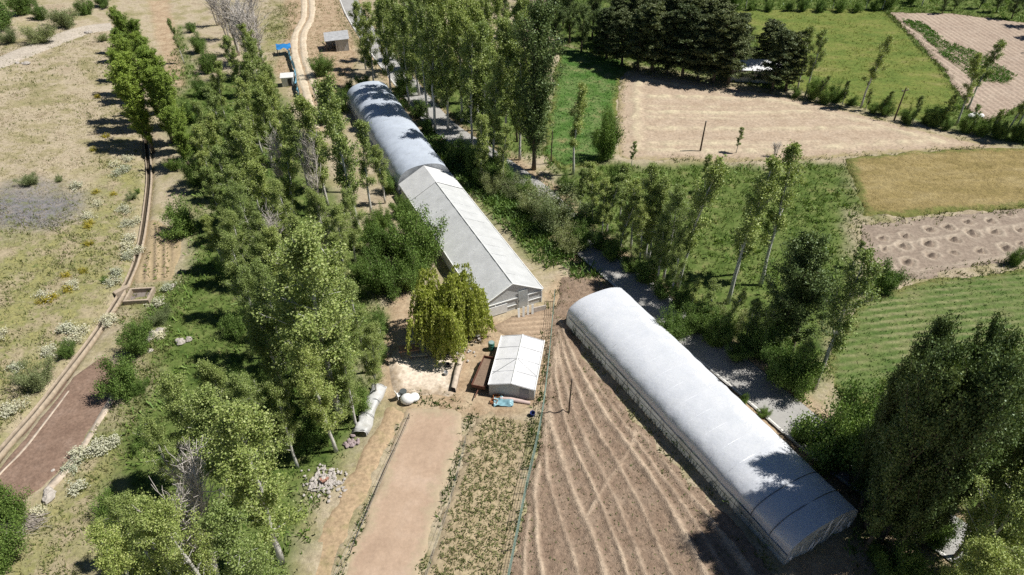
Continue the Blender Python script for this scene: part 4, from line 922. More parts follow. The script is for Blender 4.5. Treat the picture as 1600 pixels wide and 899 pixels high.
def limb(b, p, d, L, r0, r, n=5, sides=5, droop=0.0, wob=.12):
    P = [np.array(p, float)]; R = [r0]; d = np.array(d, float)
    for i in range(n):
        d = d + r.normal(0, wob, 3) + np.array((0, 0, droop)); d /= np.linalg.norm(d)
        P.append(P[-1] + d * L / n); R.append(r0 * (1 - (i + 1) / n) + .012)
    b.tube(P, R, sides, False); return P
def make_tree(kind, seed):
    r = np.random.default_rng(seed); b = MB(); C = []; mat = L_ASP; bark = M_BARK_PALE; V = None
    def trunk(H, rad, bend=.35, n=9, sides=8):
        P = []; dx, dy = r.normal(0, bend, 2); 
        for i in range(n + 1):
            t = i / n; P.append(np.array((dx * t * t + r.normal(0, .05) * (t > 0), dy * t * t + r.normal(0, .05) * (t > 0), H * t - (.3 if i == 0 else 0))))
        b.tube(P, [rad * (1.25 if i == 0 else 1) * (1 - .9 * i / n) + .015 for i in range(n + 1)], sides); return P
    def at(P, t):
        i = t * (len(P) - 1); a = int(min(i, len(P) - 2)); f = i - a; return P[a] * (1 - f) + P[a + 1] * f
    if kind in ('asp', 'thin', 'drk'):
        H = 15.0; P = trunk(H, .19 if kind != 'drk' else .26, .7)
        N_, lo, wmax = dict(asp=(38, .22, 2.05), thin=(26, .3, 1.45), drk=(46, .14, 3.0))[kind]
        for k in range(N_):
            t = lo + (1 - lo) * (k + r.random()) / N_; az = r.uniform(0, 2 * math.pi) if r.random() > .1 else 0
            prof = (math.sin(math.pi * min(1, ((t - lo) / (1 - lo)) * .86 + .12)) ** .8); l = wmax * (.35 + .75 * prof) * r.uniform(.6, 1.25)
            el = math.radians(r.uniform(28, 56) + 18 * t); d = (math.cos(az) * math.cos(el), math.sin(az) * math.cos(el), math.sin(el))
            Q = limb(b, at(P, t), d, l * 1.25, .055 * (1.2 - t), r, 5, 5, .05)
            for j in range(2, 6): 
                if r.random() < .85: C.append(Q[j])
            for _ in range(3):
                q0 = Q[r.integers(2, 5)]; a2 = az + r.normal(0, .9); e2 = el + r.normal(0, .4); dd = (math.cos(a2) * math.cos(e2), math.sin(a2) * math.cos(e2), math.sin(e2))
                q = limb(b, q0, dd, l * r.uniform(.3, .6), .02, r, 3, 3); C.extend(q[1:])
        C.append(P[-1]); C.append(P[-2]); C = [c for c in C if r.random() < .82]
        co = kind == 'asp' and seed % 100 >= 3      # the far ones carry larger leaf sprays
        V = leaf_quads(C, (.22 if kind != 'drk' else .27), 34 if co else {'asp': 76, 'thin': 36, 'drk': 48}[kind], .1 if co else {'asp': .063, 'thin': .085, 'drk': .095}[kind], r, .5)
        if kind == 'drk': mat = L_DRK; bark = M_BARK
    elif kind in ('lom', 'lomd'):
        H = 17.0; P = trunk(H, .24, .25)
        f_ = 1.0 if kind == 'lom' else 1.2
        nl = 70 if kind == 'lom' else 56
        for k in range(nl):
            t = .08 + .9 * (k + r.random()) / nl; az = r.uniform(0, 2 * math.pi); el = math.radians(r.uniform(66, 82)); l = (1.0 + 4.2 * math.sin(math.pi * min(1, t * .76 + .18))) * r.uniform(.55, 1.3) * f_
            Q = limb(b, at(P, t), (math.cos(az) * math.cos(el), math.sin(az) * math.cos(el), math.sin(el)), l, .05, r, 5, 4, .02, .08); C.extend(Q[1:])
            for _ in range(2):
                a2 = az + r.normal(0, .6); e2 = el - .25; q = limb(b, Q[r.integers(1, 4)], (math.cos(a2) * math.cos(e2), math.sin(a2) * math.cos(e2), math.sin(e2)), l * .4, .018, r, 3, 3); C.extend(q[1:])
        V = leaf_quads(C, (.17 if kind == 'lom' else .25), 34 if kind == 'lom' else 44, .1, r, .3); mat = L_LOM if kind == 'lom' else L_DRK; bark = M_BARK
    elif kind == 'pin':
        H = 12.0; P = trunk(H, .22, .2); bark = M_BARK; mat = L_PIN
        for k in range(54):
            t = .16 + .83 * (k + r.random()) / 54; az = k * 2.4 + r.normal(0, .3); l = 3.0 * (1.06 - t) ** .5 * r.uniform(.55, 1.25) + .3; el = math.radians(r.uniform(-8, 18))
            Q = limb(b, at(P, t), (math.cos(az) * math.cos(el), math.sin(az) * math.cos(el), math.sin(el)), l, .05, r, 6, 4, .02, .08); C.extend(Q[2:])
            for _ in range(3):
                a2 = az + r.choice((-1, 1)) * r.uniform(.4, .9); q = limb(b, Q[r.integers(1, 5)], (math.cos(a2), math.sin(a2), .15), l * .4, .02, r, 3, 3); C.extend(q[1:])
        V = leaf_quads(C, .2, 26, .12, r, .7, .55)
    elif kind == 'wil':
        H = 8.0; P = trunk(4.2, .32, .25, 6); bark = M_BARK; mat = L_WIL; S_ = []
        for k in range(30):
            az = k * 2.4 + r.normal(0, .3); el = math.radians(r.uniform(15, 80)); Q = limb(b, at(P, r.uniform(.55, 1)), (math.cos(az) * math.cos(el), math.sin(az) * math.cos(el), math.sin(el)), r.uniform(2.6, 4.4), .11, r, 6, 5, -.06)
            for _ in range(20):
                q = Q[r.integers(2, 7)] + r.normal(0, .25, 3); a2 = az + r.normal(0, .9); L_ = r.uniform(1.8, 4.6); o = .35 + .5 * r.random()
                nn = 8
                S = [q + np.array((math.cos(a2) * o * (1 - (1 - i / nn) ** 2) * 1.6, math.sin(a2) * o * (1 - (1 - i / nn) ** 2) * 1.6, .35 * math.sin(math.pi * min(1, i / nn * 2)) - L_ * (i / nn) ** 1.5)) for i in range(nn + 1)]
                S = [s for s in S if s[2] > .5]
                if len(S) > 2: b.tube(S, .012, 3, False); S_.extend(S); C.extend((S[i] + S[i + 1]) / 2 for i in range(len(S) - 1))
                C.append(q)
        V = leaf_quads(np.array(C + S_), .11, 9, .1, r, .1)
        V = V.reshape(-1, 4, 3); c = V.mean(1, keepdims=True); V = ((V - c) * np.array((.8, .8, 1.5)) + c).reshape(-1, 3)
    elif kind in ('bsh', 'olv', 'low'):
        H = 4.0; bark = M_BARK
        for k in range(9):
            az = k * 2.4 + r.normal(0, .4); el = math.radians(r.uniform(25, 85)); Q = limb(b, (r.normal(0, .12), r.normal(0, .12), -.15), (math.cos(az) * math.cos(el), math.sin(az) * math.cos(el), math.sin(el)), r.uniform(1.9, 3.2), .06, r, 5, 5, .06)
            C.extend(Q[2:])
            for _ in range(7):
                a2 = az + r.normal(0, 1.1); e2 = r.uniform(-.1, 1.2); q = limb(b, Q[r.integers(1, 6)], (math.cos(a2) * math.cos(e2), math.sin(a2) * math.cos(e2), math.sin(e2)), r.uniform(.5, 1.3), .022, r, 3, 3); C.extend(q[1:])
        C = [c for c in C if c[2] > .1]
        V = leaf_quads(C, .24, 70 if kind == 'bsh' else 50, .062 if kind != 'olv' else .055, r, .5); mat = dict(bsh=L_BSH, olv=L_OLV, low=L_BSH)[kind]
        V[:, 2] = np.maximum(V[:, 2], .03)
    elif kind == 'ded':
        H = 12.0; bark = M_BARK_GREY
        for s in range(3):
            dx = r.normal(0, .5, 2); n = 8; hh = H * r.uniform(.75, 1); P = [np.array((dx[0] * (.3 + i / n * 1.4) , dx[1] * (.3 + i / n * 1.4), hh * i / n - (.2 if i == 0 else 0))) for i in range(n + 1)]
            b.tube(P, [.12 * (1 - .9 * i / n) + .015 for i in range(n + 1)], 6)
            for k in range(34):
                t = r.uniform(.2, .98); az = r.uniform(0, 6.28); el = math.radians(r.uniform(56, 80)); Q = limb(b, at(P, t), (math.cos(az) * math.cos(el), math.sin(az) * math.cos(el), math.sin(el)), r.uniform(1.4, 3.6) * (1.1 - t * .5), .035, r, 5, 4)
                for _ in range(6):
                    a2 = az + r.normal(0, .9); e2 = el - .2 + r.normal(0, .3); limb(b, Q[r.integers(1, 6)], (math.cos(a2) * math.cos(e2), math.sin(a2) * math.cos(e2), math.sin(e2)), r.uniform(.5, 1.4), .016, r, 3, 3)
    elif kind in ('flw', 'yel'):
        H = 1.0; bark = M_BARK
        for k in range(14):
            az = r.uniform(0, 6.28); el = math.radians(r.uniform(25, 85)); Q = limb(b, (r.normal(0, .15), r.normal(0, .15), -.05), (math.cos(az) * math.cos(el), math.sin(az) * math.cos(el), math.sin(el)), r.uniform(.6, .95), .015, r, 3, 3); C.extend(Q[1:])
        V = leaf_quads(C, .14, 16, .06, r, 1.0); V[:, 2] = np.maximum(V[:, 2], .02); mat = L_FLW if kind == 'flw' else L_YEL
    tm = b.mesh('trunk', bark, True)
    cm = quads_mesh('crown', V, mat) if V is not None else None
    if V is not None: H = max(H, float(np.percentile(V[:, 2], 99.5)))
    return tm, cm, H
PROTO = {}
NVAR = dict(asp=6, thin=4, drk=5, lom=4, lomd=2, pin=4, wil=1, bsh=4, olv=3, low=3, ded=4, flw=3, yel=2)
KNAME = dict(asp=('poplar_tree', 'tree'), thin=('slim_poplar_tree', 'tree'), drk=('dark_poplar_tree', 'tree'), lom=('lombardy_poplar_tree', 'tree'), lomd=('lombardy_poplar_tree', 'tree'), pin=('pine_tree', 'tree'), wil=('weeping_willow_tree', 'tree'),
             bsh=('bush', 'bush'), olv=('grey_green_bush', 'bush'), low=('bush', 'bush'), ded=('dead_tree', 'dead tree'), flw=('flowering_shrub', 'shrub'), yel=('flowering_shrub', 'shrub'))
for ki, (k, n) in enumerate(NVAR.items()): PROTO[k] = [make_tree(k, 100 * ki + i) for i in range(n)]
CNT = {}
FIRST = {}
def plant(kind, ub, vb, vt, label, group, wid=1.0, pos=None, h=None):
    i = CNT.get(kind, 0); CNT[kind] = i + 1; vi = i % NVAR[kind] if kind != 'asp' else (i % 3 + (3 if vb < 400 else 0)); tm, cm, H = PROTO[kind][vi]
    if pos is None: pos = px(ub, vb)
    g = float(gz(*pos)); 
    if h is None: h = height_for(ub, vb, vt)
    s = h / H; nm, cat = KNAME[kind]; key = (kind, vi)
    sw = s * wid
    if kind == 'asp': sw *= (.95 if vb < 400 else 1.0); s *= 1.05
    if kind == 'lom': sw *= 1.15
    if kind == 'pin': sw *= 1.2
    if kind in ('bsh', 'low'): sw *= .68
    elif kind == 'olv': sw *= .8
    # slim the very tall ones, fatten the short ones a little
    sw *= (1.0 / max(.5, s)) ** .25
    rt = bpy.data.objects.new(nm, None); COL.objects.link(rt); rt.empty_display_size = .2
    rt.location = (pos[0], pos[1], g); rt.rotation_euler = (random.gauss(0, .025), random.gauss(0, .025), random.uniform(0, 6.28)); rt.scale = (sw, sw, s)
    tag(rt, label, cat, group)
    shrub = cat in ('bush', 'shrub')
    if key in FIRST:
        for src in FIRST[key]:
            c = src.copy(); COL.objects.link(c); c.parent = rt
    else:
        L = [link('stems' if shrub else ('trunk' if kind != 'ded' else 'bare_branches'), tm, rt)]
        if cm: L.append(link('blossom' if cat == 'shrub' else ('foliage' if shrub else 'crown'), cm, rt))
        FIRST[key] = L
    return rt
def row(group, look, tail, items, kind=None):
    """items (ub, vb, vt[, kind[, width]]) listed in order; label = look, ordinal + tail"""
    LOOK = dict(asp='loose grey-green poplar', thin='slim open poplar', drk='dense dark poplar', lom='columnar yellow-green poplar', lomd='dark columnar poplar', pin='dark pine', bsh='dense green bush', olv='silvery grey-green bush', low='low green bush', ded='bare grey dead tree', flw='creamy white flowering shrub', yel='yellow flowering shrub')
    cnt = {}; tot = {}
    for it in items:
        k = it[3] if len(it) > 3 else kind; tot[k] = tot.get(k, 0) + 1
    for it in items:
        k = it[3] if len(it) > 3 else kind; w_ = it[4] if len(it) > 4 else 1.0; cnt[k] = cnt.get(k, 0) + 1
        lk = look if (look and k == kind) else LOOK[k]
        if tot[k] == 1: lab = f'only {lk} {tail.split("|")[1]}'
        else: lab = f'{lk}, {ordw(cnt[k])} {tail.replace("|", " ")}'
        ub, vb, vt = it[:3]
        if k in ('bsh', 'olv', 'low'):
            ub += random.uniform(-5, 5); dv = random.uniform(-2, 3); hh = (vb - vt) * random.uniform(.7, 1.3); vb += dv; vt = vb - hh
        plant(k, ub, vb, vt, lab, group + ' - ' + KNAME[k][0].replace('_', ' ') + 's' if len(tot) > 1 else group, w_)

# columnar poplars along the channel
row('columnar poplars along the channel', None, 'from the hilltop|along the irrigation channel', [(200, 84, 12), (232, 118, 30), (216, 150, 55), (248, 160, 60), (222, 190, 75), (262, 200, 75), (236, 226, 95), (270, 224, 95), (284, 240, 110), (212, 98, 18), (210, 128, 45), (224, 160, 62), (240, 135, 50), (230, 205, 85), (258, 178, 72), (240, 238, 118), (277, 200, 80), (290, 224, 105), (296, 262, 170)], 'lom')
row('bare trees at the hilltop end of the belt', 'tall bare grey poplar', 'from the columnar poplars|at the belt\'s uphill end', [(340, 40, -35, 'ded', 1.3), (356, 62, -25, 'ded', 1.3), (374, 85, -20, 'ded', 1.3), (386, 104, -8, 'ded', 1.3), (394, 122, 0, 'ded', 1.3), (410, 100, -15, 'ded', 1.3)], 'ded')
row('bushes below the bare trees', None, 'from the hilltop|below the bare grey poplars', [(300, 52, 25), (314, 84, 52), (330, 112, 72), (318, 150, 112), (305, 190, 158), (300, 238, 195), (312, 285, 235), (292, 362, 288, 'bsh', 1.3), (276, 268, 242)], 'bsh')
row('poplars at the uphill end of the belt', None, 'from the hilltop|at the uphill end of the belt', [(352, 185, 100), (376, 150, 60), (404, 125, 40), (424, 150, 62), (332, 250, 165), (358, 235, 140), (392, 205, 105), (440, 225, 120), (410, 240, 130), (424, 205, 95), (438, 198, 108)], 'asp')
row('poplars in the upper belt', None, 'from the channel side|in the belt before the far tunnel', [(336, 300, 205), (356, 290, 190), (378, 312, 200), (410, 308, 185), (392, 280, 165), (426, 262, 140), (458, 255, 172), (446, 332, 200, 'ded', .8), (458, 300, 175, 'thin'), (496, 338, 198, 'ded', .8), (484, 300, 165, 'thin')], 'asp')
row('poplars in the middle belt', None, 'from the channel side|in the belt beside the far tunnel', [(350, 358, 262), (372, 350, 235), (392, 372, 262), (430, 372, 250), (410, 345, 215), (465, 362, 240), (512, 320, 150), (540, 300, 140, 'thin'), (562, 362, 135, 'asp', 1.0), (580, 335, 195, 'thin'), (602, 318, 225, 'thin')], 'asp')
row('poplars in the lower belt', None, 'from the channel side|in the belt beside the gabled greenhouse', [(352, 420, 340), (375, 425, 330), (410, 412, 290), (392, 446, 340), (430, 450, 340), (540, 440, 330), (470, 400, 285), (520, 420, 300), (556, 415, 305), (444, 432, 330, 'ded', 1.1), (514, 402, 335, 'ded', 1.1), (486, 440, 330, 'thin')], 'asp')
row('bushes along the gabled greenhouse', None, 'from the far tunnel|along the gabled greenhouse side', [(612, 300, 262), (628, 335, 285), (648, 372, 318), (662, 420, 340, 'bsh', 1.05), (640, 450, 395), (598, 352, 315), (582, 375, 340), (618, 398, 352), (560, 388, 352), (636, 412, 368), (600, 460, 400), (570, 440, 385), (588, 400, 350)], 'bsh')
row('poplars above the yard', None, 'from the channel side|in the thick belt above the yard', [(398, 490, 370), (430, 500, 375), (410, 560, 430), (462, 490, 360), (446, 580, 420), (505, 525, 385), (545, 500, 400), (490, 620, 430), (532, 655, 385, 'asp', 1.45), (574, 580, 440), (455, 650, 480)], 'asp')
row('bushes under the belt above the yard', None, 'from the channel side|under the thick belt above the yard', [(375, 520, 470), (380, 600, 560), (420, 630, 570), (470, 700, 640), (600, 520, 470), (500, 680, 640), (560, 640, 590), (410, 450, 405), (590, 560, 520), (360, 440, 395)], 'bsh')
row('poplars at the low end of the belt', None, 'from the channel side|in the clump above the bare plot', [(285, 775, 665), (322, 740, 590), (372, 700, 575), (420, 720, 590), (465, 730, 610), (270, 905, 785), (240, 880, 790), (400, 810, 620, 'asp', 1.2), (440, 880, 650, 'asp', 1.2), (350, 960, 790), (430, 980, 800), (262, 1000, 840), (338, 918, 748, 'ded', 1.1), (312, 800, 700, 'ded', .9)], 'asp')
plant('asp', 588, 618, 510, 'small poplar leaning over the head of the low white tunnel', None, .9)
plant('asp', 558, 668, 545, 'poplar with pale trunk at the uphill side of the low white tunnel', None, .9)
plant('asp', 525, 705, 540, 'tall thin-stemmed poplar rising beside the low white tunnel', None)
row('bushes beside the irrigation channel', None, 'from the basin|beside the irrigation channel below the basin', [(250, 504, 476, 'olv', 1.0), (222, 548, 482, 'bsh', .95), (200, 614, 528, 'bsh', 1.0), (222, 615, 588, 'low'), (105, 556, 530, 'bsh'), (64, 604, 568, 'olv', 1.15)], 'bsh')
plant('bsh', 22, 812, 742, 'big round dense bush growing at the end of the brown plot', None, .85)
plant('bsh', 4, 892, 822, 'dense round bush beyond the brushwood pile at the photo corner', None, .95)
plant('bsh', 232, 690, 665, 'small spreading bush in the grass between brown plot and poplar clump', None, 1.3)
plant('bsh', 180, 800, 770, 'low bush in the grass near the foot of the poplar clump', None, 1.3)
plant('wil', 705, 535, 428, 'yellow-green weeping willow drooping over the yard beside the gabled greenhouse', None, .9)
row('trees on the hilltop corner', None, 'from the photo corner|on the hilltop beyond the gravel road', [(8, 44, -10, 'bsh', 1.2), (34, 22, -30, 'bsh', 1.2), (70, 30, 2, 'bsh', 1.2), (102, 42, 0, 'olv', 1.3), (66, 66, 28, 'olv', 1.3), (22, 66, 30, 'olv', 1.3), (140, 22, -10, 'bsh', 1.2), (160, 10, -20, 'bsh', 1.2), (162, 62, 40, 'olv', 1.1), (180, 86, 62, 'olv', 1.1)], 'bsh')
plant('thin', 288, 100, 30, 'thin sapling with brown stem between columnar poplars and bare trees', None, .7)
plant('bsh', 502, 118, 78, 'round dark bush standing alone beside the two-rut track', None, 1.2)
row('bushes at the head of the far tunnel', None, 'from the two-rut track|at the far tunnel\'s uphill end', [(506, 190, 150), (530, 172, 132), (548, 150, 125), (572, 148, 118), (600, 158, 130), (628, 172, 140)], 'bsh')
row('bushes on the uphill verge of the lane', None, 'from the hilltop|on the lane verge under the grove', [(628, 148, 118, 'bsh', 1.3), (652, 180, 145, 'bsh', 1.3), (672, 204, 178, 'bsh', 1.2), (722, 246, 205, 'bsh', 1.3), (745, 262, 215, 'bsh', 1.3), (768, 275, 228, 'bsh', 1.3), (788, 288, 245, 'bsh', 1.3), (760, 292, 255, 'bsh', 1.3)], 'bsh')
# grove either side of the lane
row('poplars uphill of the lane', None, 'from the shed|in the grove uphill of the lane', [(572, 110, 10), (585, 138, 15), (604, 118, 0), (612, 150, 10), (632, 140, 0), (640, 168, 15), (655, 150, -10), (668, 182, 5), (680, 206, -15), (690, 165, 0), (662, 110, -25), (628, 95, -30)], 'asp')
row('poplars downhill of the lane', None, 'from the hilltop|in the grove downhill of the lane', [(690, 110, -20), (712, 140, -5), (700, 205, 20, 'asp', .9), (722, 190, 5), (740, 160, -5), (748, 205, 25), (762, 235, 45), (738, 240, 50), (772, 190, 15), (770, 262, 95), (790, 225, 45), (800, 180, 10), (812, 250, 85), (760, 130, 0), (790, 130, -5), (752, 290, 185), (786, 295, 200)], 'asp')
plant('lomd', 834, 264, 2, 'very tall dark columnar poplar standing beside the clover field', None, 1.05)
plant('lomd', 808, 222, 40, 'shorter dark columnar poplar behind the very tall one', None, .7)
row('dark trees at the head of the clover field', None, 'from the lane|at the head of the clover field', [(818, 60, -30), (845, 55, -35), (868, 72, -10), (890, 68, -20), (908, 82, 10), (925, 62, -25), (935, 84, 15), (955, 60, -30), (880, 40, -45), (790, 50, -35), (760, 40, -40), (730, 45, -30)], 'drk')
row('pines beside the hay field, front line', None, 'from the clover field|in the pine line facing the hay field', [(948, 92, 12), (972, 102, 15), (996, 110, 12), (1018, 114, 5), (1042, 116, 18), (1066, 122, 8), (1090, 126, 22), (1114, 130, 18), (1138, 132, 30), (1206, 142, 45), (1228, 142, 52)], 'pin')
row('pines beside the hay field, rear line', None, 'from the clover field|in the rear pine line', [(962, 72, -8), (990, 78, -12), (1015, 82, -18), (1042, 86, -10), (1070, 90, -5), (1096, 94, 0), (1122, 98, 8), (1146, 108, 20), (1190, 118, 30), (1000, 52, -30), (1040, 58, -30), (1080, 64, -20), (1120, 70, -5)], 'pin')
row('slim trees by the pines', None, 'from the pines|at the lower end of the pine line', [(1246, 140, 40, 'thin'), (1258, 150, 48, 'thin')], 'thin')
row('hedge bushes below the meadow', None, 'from the pines|in the hedge below the yellow-green meadow', [(1240, 152, 130), (1268, 157, 122), (1284, 160, 128), (1308, 160, 128), (1330, 166, 142), (1362, 174, 148), (1386, 180, 155), (1418, 190, 160), (1440, 194, 168), (1462, 196, 165), (1482, 202, 178), (1508, 206, 182), (1536, 210, 185), (1560, 214, 188), (1584, 218, 190), (1606, 222, 190), (1640, 226, 190)], 'bsh')
row('small trees in the hedge', None, 'from the pines|filling the hedge below the meadow', [(1275, 160, 118), (1316, 164, 128), (1352, 172, 138), (1376, 178, 142), (1426, 192, 152), (1470, 198, 152), (1518, 208, 168), (1548, 212, 172), (1598, 220, 160), (1614, 224, 150)], 'asp')
row('tall trees in the hedge below the meadow', None, 'from the pines|in the hedge below the yellow-green meadow', [(1345, 168, 55), (1494, 196, 85), (1512, 170, 62), (1586, 204, 95), (1570, 214, 120), (1622, 222, 100)], 'thin')
row('trees along the far edge', None, 'from the pines|beyond the yellow-green meadow', [(1150, 15, -25), (1175, 14, -14), (1205, 16, -8), (1232, 18, 0), (1258, 19, -4), (1284, 18, -6), (1310, 17, -8), (1338, 18, -10), (1362, 17, -10), (1390, 16, -18), (1420, 8, -20)], 'bsh')
row('poplars along the far edge', None, 'from the pines|rising over the far hedge', [(1165, 14, -45), (1196, 15, -28), (1245, 17, -22), (1300, 16, -30), (1352, 16, -24), (1378, 16, -40), (1440, 10, -40)], 'asp')
row('dark trees at the ploughed field corner', None, 'from the meadow|behind the ploughed field', [(1472, 22, -10), (1490, 16, -20), (1530, 14, -25), (1556, 20, -25), (1580, 30, -25), (1606, 42, -20), (1632, 60, -10), (1650, 84, 10)], 'drk')
row('bushes on the downhill verge of the lane', None, 'from the columnar poplar|crowding the lane\'s downhill verge', [(912, 372, 335, 'bsh', 1.2), (934, 388, 350, 'bsh', 1.3), (958, 404, 368, 'bsh', 1.3), (982, 420, 385, 'bsh', 1.3), (1008, 440, 400, 'bsh', 1.3), (1034, 464, 425, 'bsh', 1.2), (1058, 482, 448, 'bsh', 1.2), (1090, 512, 474, 'bsh', 1.3), (1125, 535, 495, 'bsh', 1.3), (1152, 560, 520, 'bsh', 1.2)], 'bsh')
row('poplars shading the lane', None, 'from the columnar poplar|standing over the dappled lane', [(940, 372, 288), (968, 396, 306), (998, 420, 322), (1026, 446, 345), (1048, 466, 365)], 'asp')
# lane side thicket
row('thicket along the lane', None, 'from the columnar poplar|in the thicket along the lane', [(770, 300, 262, 'olv'), (806, 306, 258, 'olv', 1.2), (838, 330, 280, 'olv', 1.3), (872, 360, 305, 'olv', 1.4), (898, 386, 335, 'olv', 1.2), (822, 312, 268, 'bsh', 1.2), (858, 345, 295, 'olv', 1.3), (905, 330, 268, 'asp', 1.1), (925, 345, 262, 'asp', 1.1), (948, 365, 275, 'asp', 1.1), (968, 345, 262, 'asp'), (985, 388, 285, 'asp', 1.1), (1012, 412, 285, 'asp', 1.1), (1036, 440, 300, 'asp'), (930, 300, 272), (962, 285, 258), (1020, 350, 290), (880, 300, 272), (1000, 330, 285), (905, 385, 345), (1040, 400, 350)], 'bsh')
row('trees in the green meadow below the hay field', None, 'from the columnar poplar|in the weedy meadow below the hay field', [(895, 272, 130), (986, 262, 222), (1008, 405, 255), (1058, 452, 238), (1030, 420, 285), (1137, 474, 240), (1188, 446, 240), (1150, 430, 270), (1100, 300, 240)], 'thin')
plant('bsh', 948, 250, 165, 'tall narrow bush at the clover field\'s edge', None, .8)
plant('bsh', 950, 212, 165, 'yellowish narrow bush between clover and hay field', None, .8)
row('bushes on the near bank of the lane', None, 'from the gabled greenhouse|on the lane bank beside the white tunnel', [(1048, 528, 478), (1082, 520, 482), (1106, 505, 470), (1140, 520, 478, 'olv'), (1168, 548, 490), (1190, 560, 505), (1215, 590, 520), (1246, 610, 545), (1118, 540, 500), (1160, 632, 612), (1186, 648, 630), (1295, 725, 615, 'bsh', 1.2), (1330, 690, 600), (1350, 740, 650), (1250, 690, 655)], 'bsh')
row('trees shading the lane', None, 'from the gabled greenhouse|overhanging the lane\'s downhill side', [(1078, 492, 432, 'thin'), (1106, 510, 440, 'thin'), (1132, 524, 450, 'thin'), (1162, 540, 470), (1186, 556, 470, 'thin'), (1240, 604, 535)], 'asp')
row('poplars beyond the lane', None, 'from the gabled greenhouse|on the bank opposite the white tunnel', [(1212, 552, 368), (1236, 556, 385), (1272, 608, 390, 'thin'), (1360, 650, 590, 'thin')], 'drk')
plant('bsh', 1380, 456, 402, 'dark round bush at the corner of the dug orchard plot', None, 1.15)
plant('thin', 1330, 420, 380, 'small sapling at the near corner of the dug orchard plot', None, 1.2)
plant('bsh', 1584, 415, 382, 'small lone tree leaning at the edge of the dug orchard plot', None, .8)
plant('ded', 1212, 246, 222, 'small bare grey tree on the edge of the mown hay field', None, 1.6)
plant('thin', 1150, 240, 200, 'slim young tree between hay field and weedy meadow', None)
row('dark poplars near the white tunnel', None, 'from the lane|in the dark grove behind the white tunnel', [(1326, 756, 615, 'lomd', .5), (1327, 770, 562, 'lomd', .5), (1343, 758, 505, 'lomd', .5), (1366, 745, 512, 'lomd', .45), (1402, 772, 500, 'lomd', .45), (1338, 800, 530, 'lomd', .6), (1352, 824, 540, 'lomd', .65), (1374, 846, 550, 'lomd', .65), (1352, 862, 590, 'lomd', .65), (1388, 876, 575, 'lomd', .65), (1419, 814, 530, 'lomd', .55), (1402, 792, 575, 'lomd', .55), (1442, 850, 612, 'lomd', .6), (1452, 800, 560, 'lomd', .5), (1492, 870, 655, 'lomd', .6), (1474, 765, 530, 'thin'), (1522, 800, 565, 'lomd', .55), (1380, 835, 660, 'drk', .6), (1425, 760, 640, 'thin'), (1395, 820, 600, 'lomd', .55)], 'lomd')
row('pale poplars at the corner of the grove', None, 'from the white tunnel|at the near corner of the dark grove', [(1450, 960, 770), (1490, 950, 740), (1530, 930, 700), (1570, 900, 650), (1430, 1010, 860)], 'asp')
row('bushes in the dark grove', None, 'from the white tunnel|on the ground of the dark grove', [(1358, 870, 838), (1350, 700, 655), (1385, 700, 650), (1392, 905, 865), (1440, 690, 635), (1420, 900, 850), (1378, 778, 735), (1400, 800, 750), (1425, 825, 780), (1455, 850, 800)], 'bsh')
# flowering shrubs on the hillside
FL = [(196, 262, .9), (184, 268, 1.1), (178, 256, .8), (200, 246, .7), (122, 290, 1.0), (194, 326, 1.0), (152, 316, .7), (140, 334, .8), (212, 342, .8), (200, 348, .9), (206, 372, 1.1), (198, 384, .9), (210, 392, 1.1), (202, 398, .8), (182, 425, .9), (180, 440, .8), (72, 460, 1.0), (116, 444, .8), (112, 512, 1.2), (122, 520, 1.1), (104, 514, 1.0), (116, 532, .8), (80, 546, 1.0), (26, 572, .9), (24, 636, 1.1), (14, 644, .8), (172, 496, .8), (252, 522, .8), (176, 690, 1.0), (158, 700, 1.1), (148, 696, .8), (124, 708, 1.0), (118, 724, .9), (118, 760, .9), (5, 520, .8), (170, 500, .9), (60, 800, .7), (264, 448, .9), (246, 474, .9)]
row('creamy flowering shrubs on the bank', None, 'from the hilltop|down the bank along the channel', [(u, v + 4, v - 5.5 * s, 'flw', 1.4) for u, v, s in sorted(FL, key=lambda q: q[1])], 'flw')
YL = [(166, 212, .8), (146, 234, .8), (140, 346, .9), (136, 352, .8), (140, 380, .9), (106, 452, 1.0), (76, 468, 1.1), (66, 470, .9), (84, 464, .9), (150, 298, .7), (130, 424, .8), (154, 150, .7), (178, 300, .6), (104, 430, .8)]
row('yellow flowering shrubs on the hillside', None, 'from the hilltop|on the dry hillside', [(u, v + 3, v - 5 * s, 'yel', 1.05) for u, v, s in sorted(YL, key=lambda q: q[1])], 'yel')
row('scrub bushes on the hillside', None, 'from the hilltop|on the dry hillside beside the purple patch', [(42, 288, 268, 'olv', 1.2), (96, 284, 268, 'olv', 1.2), (206, 310, 300, 'olv', 1.2), (160, 440, 428, 'low', 1.2), (214, 300, 288, 'low', 1.2)], 'olv')

